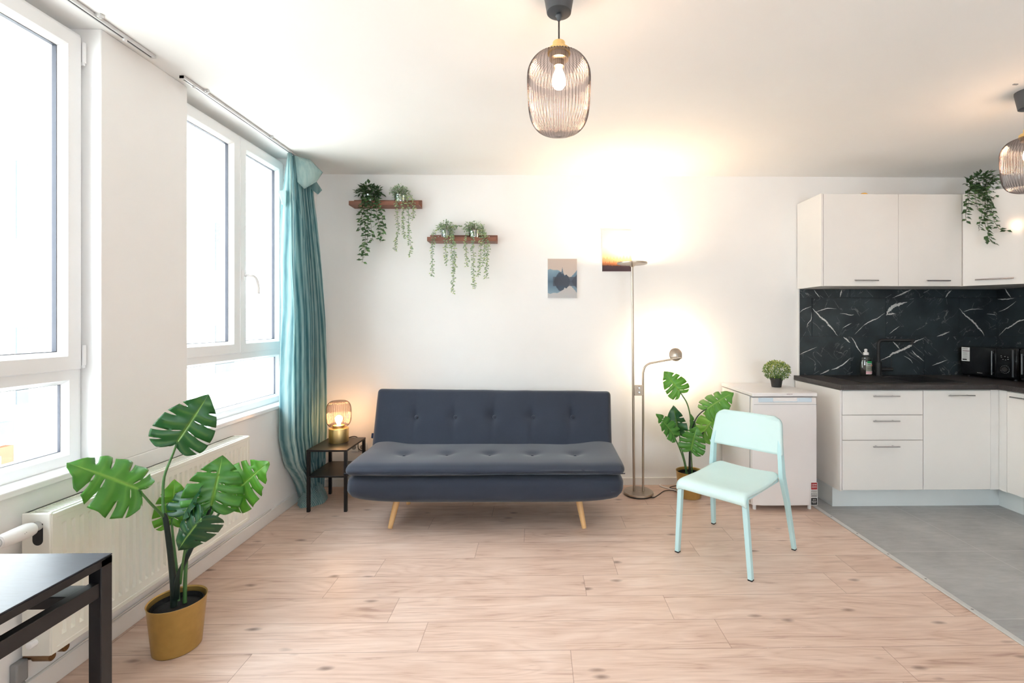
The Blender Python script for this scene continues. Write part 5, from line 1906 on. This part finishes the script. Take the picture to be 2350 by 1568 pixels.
def ribbon(pts, w, put):
    pts = smooth_pts([V((x, y, 0)) for x, y in pts], 7)
    vs = []
    for i, p in enumerate(pts):
        d = (pts[min(i + 1, len(pts) - 1)] - pts[max(0, i - 1)]).normalized()
        n_ = V((-d.y, d.x, 0))
        e = min(i, len(pts) - 1 - i) / (len(pts) * 0.35)
        ww = w * 0.58 * min(1.0, e + 0.12) * (0.75 + 0.5 * abs(noise.noise(V((p.x * 0.05, p.y * 0.05, w)))))
        j = n_ * rv.uniform(-1, 1) * w * 0.16
        for sgn in (-1, 1):
            q = p + j + n_ * ww * sgn * rv.uniform(0.75, 1.2)
            vs.append(put(1800 + q.x / 4.2727, 640 + q.y / 4.2727))
    i0 = len(sb.f)
    sb.add(vs, [(2 * i, 2 * i + 1, 2 * i + 3, 2 * i + 2) for i in range(len(pts) - 1)])
    for i in range(i0, len(sb.f)):
        sb.uv[i] = [(0, 0)] * 4
        sb.mi[i] = 1


for pts, w in VEINS:
    ribbon(pts, w, lambda a, b: at(a, b, Y=3.9897))
for pts, w in [([(2092, 200), (2180, 200), (2255, 190)], 10), ([(2160, 92), (2190, 140), (2222, 186)], 11), ([(2100, 325), (2180, 290), (2275, 220)], 7), ([(2105, 560), (2170, 490), (2200, 480), (2290, 420), (2352, 400), (2420, 360)], 11)]:
    ribbon(pts, w, lambda a, b: at(a, b, X=XR - 0.0103))
M['vein'] = paint('white_marble_vein', (206, 207, 204), 0.35, var=0.18, scale=60)
struct(sb.build('wall_splashback', [M['marble'], M['vein']]))
m = MB()
m.box(2.247, XR - 0.004, 3.996, 4.0, 0.93, 1.679)
m.box(XR - 0.004, XR, 2.25, 3.996, 0.93, 1.679)
struct(m.build('trim_3', M['black_matt']))
m = MB()
m.box(2.238, 2.248, 3.988, 4.0, 0.93, 1.672)
struct(m.build('trim_4', M['white_matt']))

# wall cabinets
UZ0, UZ1, UY = 1.668, 2.393, 3.65
u1 = thing('wall_cabinet', (2.54, 3.83, UZ0), 'white glossy wall cabinet with an exposed bright left side panel', 'kitchen cabinet', 'white wall cabinets')
boxm('body', M['white_matt'], u1, 2.244, 2.842, UY + 0.02, 3.99, UZ0, UZ1)
boxm('side_panel', M['white_gloss'], u1, 2.229, 2.244, UY, 3.99, UZ0, UZ1 + 0.002)
d_ = boxm('door', M['white_gloss'], u1, 2.248, 2.8405, UY, UY + 0.019, UZ0, UZ1 - 0.002, bevel=0.0015)
bar_handle(d_, (2.476, UY, 1.712), (2.664, UY, 1.712), (0, -0.028, 0))
u2 = thing('wall_cabinet', (3.1, 3.83, UZ0), 'white glossy wall cabinet between the left end unit and corner unit', 'kitchen cabinet', 'white wall cabinets')
boxm('body', M['white_matt'], u2, 2.843, 3.350, UY + 0.02, 3.99, UZ0, UZ1)
d_ = boxm('door', M['white_gloss'], u2, 2.8435, 3.347, UY, UY + 0.019, UZ0, UZ1 - 0.002, bevel=0.0015)
bar_handle(d_, (3.045, UY, 1.711), (3.232, UY, 1.711), (0, -0.028, 0))
u3 = thing('corner_wall_cabinet', (3.7, 3.7, UZ0), 'white corner wall cabinet with slanted door, behind the hanging plant', 'kitchen cabinet', 'white wall cabinets')
m = MB()
m.prism([(3.352, 3.985), (3.352, 3.668), (3.645, 3.375), (3.965, 3.375), (3.965, 3.985)], UZ0, UZ1)
m.build('body', M['white_matt'], u3)
m = MB()
m.prism([(3.354, 3.650), (3.640, 3.364), (3.6535, 3.3775), (3.3675, 3.6635)], UZ0, UZ1 - 0.002)
d_ = m.build('door', M['white_gloss'], u3, bevel=0.0015)
q = V((-0.7071, -0.7071, 0))
bar_handle(d_, (3.405, 3.599, 1.713), (3.555, 3.449, 1.713), q * 0.028)
m = MB()
yp = at(1982, 443, Y=3.72)
m.lathe([(0.001, 0.024), (0.018, 0.022), (0.028, 0.014), (0.030, 0.0)], (yp.x, 3.72, UZ1), 20)
tag(m.build('dish', M['yellow'], origin=(yp.x, 3.72, UZ1), smooth=50), 'small yellow object on top of the left wall cabinet', 'dish')

# plant on top of the corner cabinet
hpz = UZ1
hpc = V((at(2250, 430, Y=3.66).x, 3.66, hpz))
Yh = 3.55
trailing('dark green trailing plant hanging down over the corner wall cabinet', hpc, 0.050, 0.085, [
    [hpc + V((0, 0, 0.08)), at(2255, 440, Y=3.56), at(2268, 470, Y=3.50), at(2265, 500, Y=3.50), at(2268, 530, Y=3.49), at(2275, 555, Y=3.48), at(2290, 562, Y=3.47)],
    [hpc + V((0, 0, 0.08)), at(2250, 440, Y=3.56), at(2262, 470, Y=3.52), at(2258, 505, Y=3.51), at(2268, 535, Y=3.50), at(2262, 556, Y=3.50)],
    [hpc + V((0, 0, 0.08)), at(2262, 435, Y=3.56), at(2275, 480, Y=3.49), at(2283, 510, Y=3.47), at(2297, 528, Y=3.45), at(2310, 529, Y=3.44)],
    [hpc + V((0, 0, 0.08)), at(2240, 435, Y=3.56), at(2262, 460, Y=3.53), at(2250, 505, Y=3.52), at(2246, 530, Y=3.52)],
    [hpc + V((-0.03, 0, 0.08)), at(2225, 430, Y=3.58), at(2220, 455, Y=3.57), at(2218, 480, Y=3.57), at(2216, 500, Y=3.57), at(2219, 510, Y=3.57)],
    [hpc + V((-0.03, 0, 0.08)), at(2230, 432, Y=3.58), at(2224, 450, Y=3.56), at(2222, 470, Y=3.56), at(2215, 492, Y=3.57)],
    [hpc + V((0.0, 0, 0.08)), at(2240, 440, Y=3.57), at(2238, 455, Y=3.56), at(2242, 472, Y=3.55), at(2243, 482, Y=3.55)],
    [hpc + V((0.03, 0, 0.08)), at(2270, 425, Y=3.57), at(2284, 440, Y=3.53), at(2280, 458, Y=3.52)],
    [hpc + V((0.03, 0, 0.08)), at(2270, 410, Y=3.6), at(2284, 412, Y=3.58), at(2290, 425, Y=3.56)],
], 'ficus', 0.045, 0.026, 0.0145, (130, 0.12, 0.075), 9)

# microwave, turned a little, and the black oven next to it
t0 = V((3.603, 3.935, WZ1))
e1 = V((0.165, -0.986, 0)).normalized()
e2 = V((0.986, 0.165, 0)).normalized()
MW = Matrix(((e1.x, e2.x, 0, t0.x), (e1.y, e2.y, 0, t0.y), (0, 0, 1, t0.z), (0, 0, 0, 1)))
mw = thing('microwave', MW @ V((0.2, 0.13, 0)), 'black microwave with a white paper label, in the worktop corner', 'microwave')
m = MB(MW)
m.box(0, 0.405, 0.012, 0.275, 0.012, 0.252)
m.build('body', M['black_gloss'], mw, bevel=0.004)
m = MB(MW)
m.box(0.002, 0.262, 0.0, 0.012, 0.016, 0.248)
dr = m.build('door', M['black_gloss'], mw, bevel=0.002)
m = MB(MW)
m.tube([(0.245, -0.018, 0.035), (0.245, -0.018, 0.225)], 0.0055, 12)
for z in (0.05, 0.21):
    m.tube([(0.245, 0.002, z), (0.245, -0.018, z)], 0.004, 8)
m.build('handle', M['nickel_dark'], dr, smooth=40)
m = MB(MW)
m.box(0.266, 0.403, 0.0, 0.012, 0.016, 0.248)
cp = m.build('control_panel', M['black_gloss'], mw, bevel=0.002)
m = MB(MW)
for k in range(16):
    a = 2 * PI * k / 16
    m.box(0.325 + 0.030 * math.cos(a) - 0.0022, 0.325 + 0.030 * math.cos(a) + 0.0022, -0.0006, 0.001, 0.085 + 0.030 * math.sin(a) - 0.0016, 0.085 + 0.030 * math.sin(a) + 0.0016)
for i_, (x, z) in enumerate([(0.30, 0.19), (0.302, 0.178), (0.325, 0.186), (0.345, 0.182), (0.347, 0.165), (0.312, 0.163), (0.33, 0.16)]):
    m.box(x - 0.004, x + 0.004, -0.0006, 0.001, z - 0.002, z + 0.002)
m.build('dial_marks', M['marks'], cp)
m = MB(MW)
m.lathe([(0.020, 0), (0.018, 0.010), (0.001, 0.011)], (0.325, 0.0, 0.085), 24, axis=Matrix.Rotation(PI / 2, 3, 'X'))
m.build('dial', M['black_matt'], cp, smooth=40)
m = MB(MW)
m.box(0.372, 0.384, -0.0008, 0.001, 0.03, 0.24)
m.build('panel_stripe', M['stripe'], cp)
for x in (0.03, 0.37):
    for yv in (0.04, 0.24):
        m = MB(MW)
        m.lathe([(0.012, 0), (0.012, 0.014)], (x, yv, 0), 12)
        m.build('foot', M['black_matt'], mw)
# printed card on the door
m = MB(MW)
m.box(0.004, 0.068, -0.0012, 0.0, 0.128, 0.244)
cd = m.build('label_card', M['paper'], dr)
cd['label'] = 'white paper label'
m = MB(MW)
m.box(0.013, 0.067, -0.0018, -0.001, 0.212, 0.216)
m.build('label_line', M['red_ink'], cd)
m = MB(MW)
m.box(0.013, 0.046, -0.0018, -0.001, 0.136, 0.147)
m.build('label_block', M['ink'], cd)
m = MB(MW)
for z in (0.200, 0.192, 0.184, 0.176, 0.165, 0.156):
    m.box(0.015, 0.050 - 0.3 * (z % 0.02), -0.0016, -0.001, z, z + 0.0016)
m.build('label_text_lines', M['grey'], cd)
rzm = math.atan2(e1.y, e1.x)
pt = MW @ V((0.032, -0.0014, 0.232))
text_mesh('label_heading', 'INVENTUM', 0.0085, M['ink'], cd, pt, PI / 2, rzm, 0.0002)
pt = MW @ V((0.145, -0.0004, 0.040))
text_mesh('brand_lettering', 'inventum', 0.011, M['grey'], dr, pt, PI / 2, rzm, 0.0003)
ov = thing('countertop_oven', MW @ V((0.60, 0.14, 0)), 'black countertop oven beside the microwave, cut by the frame edge', 'oven')
m = MB(MW)
m.box(0.422, 0.70, 0.012, 0.21, 0.012, 0.250)
m.build('body', M['black_matt'], ov, bevel=0.004)
m = MB(MW)
m.box(0.424, 0.698, 0.0, 0.012, 0.03, 0.24)
dr = m.build('door', M['black_gloss'], ov, bevel=0.002)
m = MB(MW)
m.tube([(0.452, -0.022, 0.06), (0.452, -0.022, 0.215)], 0.007, 12)
for z in (0.07, 0.205):
    m.tube([(0.452, 0.002, z), (0.452, -0.022, z)], 0.004, 8)
m.build('handle', M['nickel_dark'], dr, smooth=40)
for x in (0.45, 0.67):
    for yv in (0.04, 0.18):
        m = MB(MW)
        m.lathe([(0.012, 0), (0.012, 0.014)], (x, yv, 0), 12)
        m.build('foot', M['black_matt'], ov)

# ------------------------------------------------------------------ light from the sky
sc_ = bpy.context.scene
wd = bpy.data.worlds.new('sky')
sc_.world = wd
wd.use_nodes = True
nt = wd.node_tree
nt.nodes.clear()
bg = nt.nodes.new('ShaderNodeBackground')
bg.inputs[0].default_value = (0.80, 0.90, 1.0, 1)
bg.inputs[1].default_value = 21.0
wo_ = nt.nodes.new('ShaderNodeOutputWorld')
nt.links.new(bg.outputs[0], wo_.inputs[0])
for k, (a, b) in enumerate(WIN):
    ld = bpy.data.lights.new('window_portal', 'AREA')
    ld.shape = 'RECTANGLE'
    ld.size = b - a
    ld.size_y = 1.82
    ld.cycles.is_portal = True
    lo = bpy.data.objects.new('window_portal', ld)
    lo.location = (-2.02, (a + b) / 2, 1.69)
    lo.rotation_euler = (PI / 2, 0, -PI / 2)
    C.objects.link(lo)

ld = bpy.data.lights.new('window_portal', 'AREA')  # portal of the added window behind the camera
ld.shape = 'RECTANGLE'
ld.size = QX1 - QX0
ld.size_y = QZ1 - QZ0
ld.cycles.is_portal = True
lo = bpy.data.objects.new('window_portal', ld)
lo.location = ((QX0 + QX1) / 2, YF - 0.14, (QZ0 + QZ1) / 2)
lo.rotation_euler = (PI / 2, 0, 0)
C.objects.link(lo)

# ------------------------------------------------------------------ camera and view
cd_ = bpy.data.cameras.new('camera')
cd_.sensor_fit = 'HORIZONTAL'
cd_.sensor_width = 36.0
cd_.lens = FPX * 36.0 / 2350.0
cd_.shift_x = (1175.0 - PPX) / 2350.0
cd_.shift_y = (PPY - 784.0) / 2350.0
cd_.clip_start = 0.05
co_ = bpy.data.objects.new('camera', cd_)
co_.location = (0, 0, CAM_H)
co_.rotation_euler = (PI / 2, 0, -PSI)
C.objects.link(co_)
sc_.camera = co_
vs_ = sc_.view_settings
vs_.view_transform = 'Standard'
vs_.look = 'None'
vs_.gamma = 1.0
vs_.use_curve_mapping = False
vs_.exposure = 0.0
sc_.cycles.max_bounces = 12
sc_.cycles.diffuse_bounces = 8
sc_.cycles.transparent_max_bounces = 24
sc_.cycles.caustics_reflective = False
sc_.cycles.caustics_refractive = False
sc_.cycles.sample_clamp_indirect = 8.0
for o in list(bpy.data.objects):
    if '_w' in o:
        del o['_w']
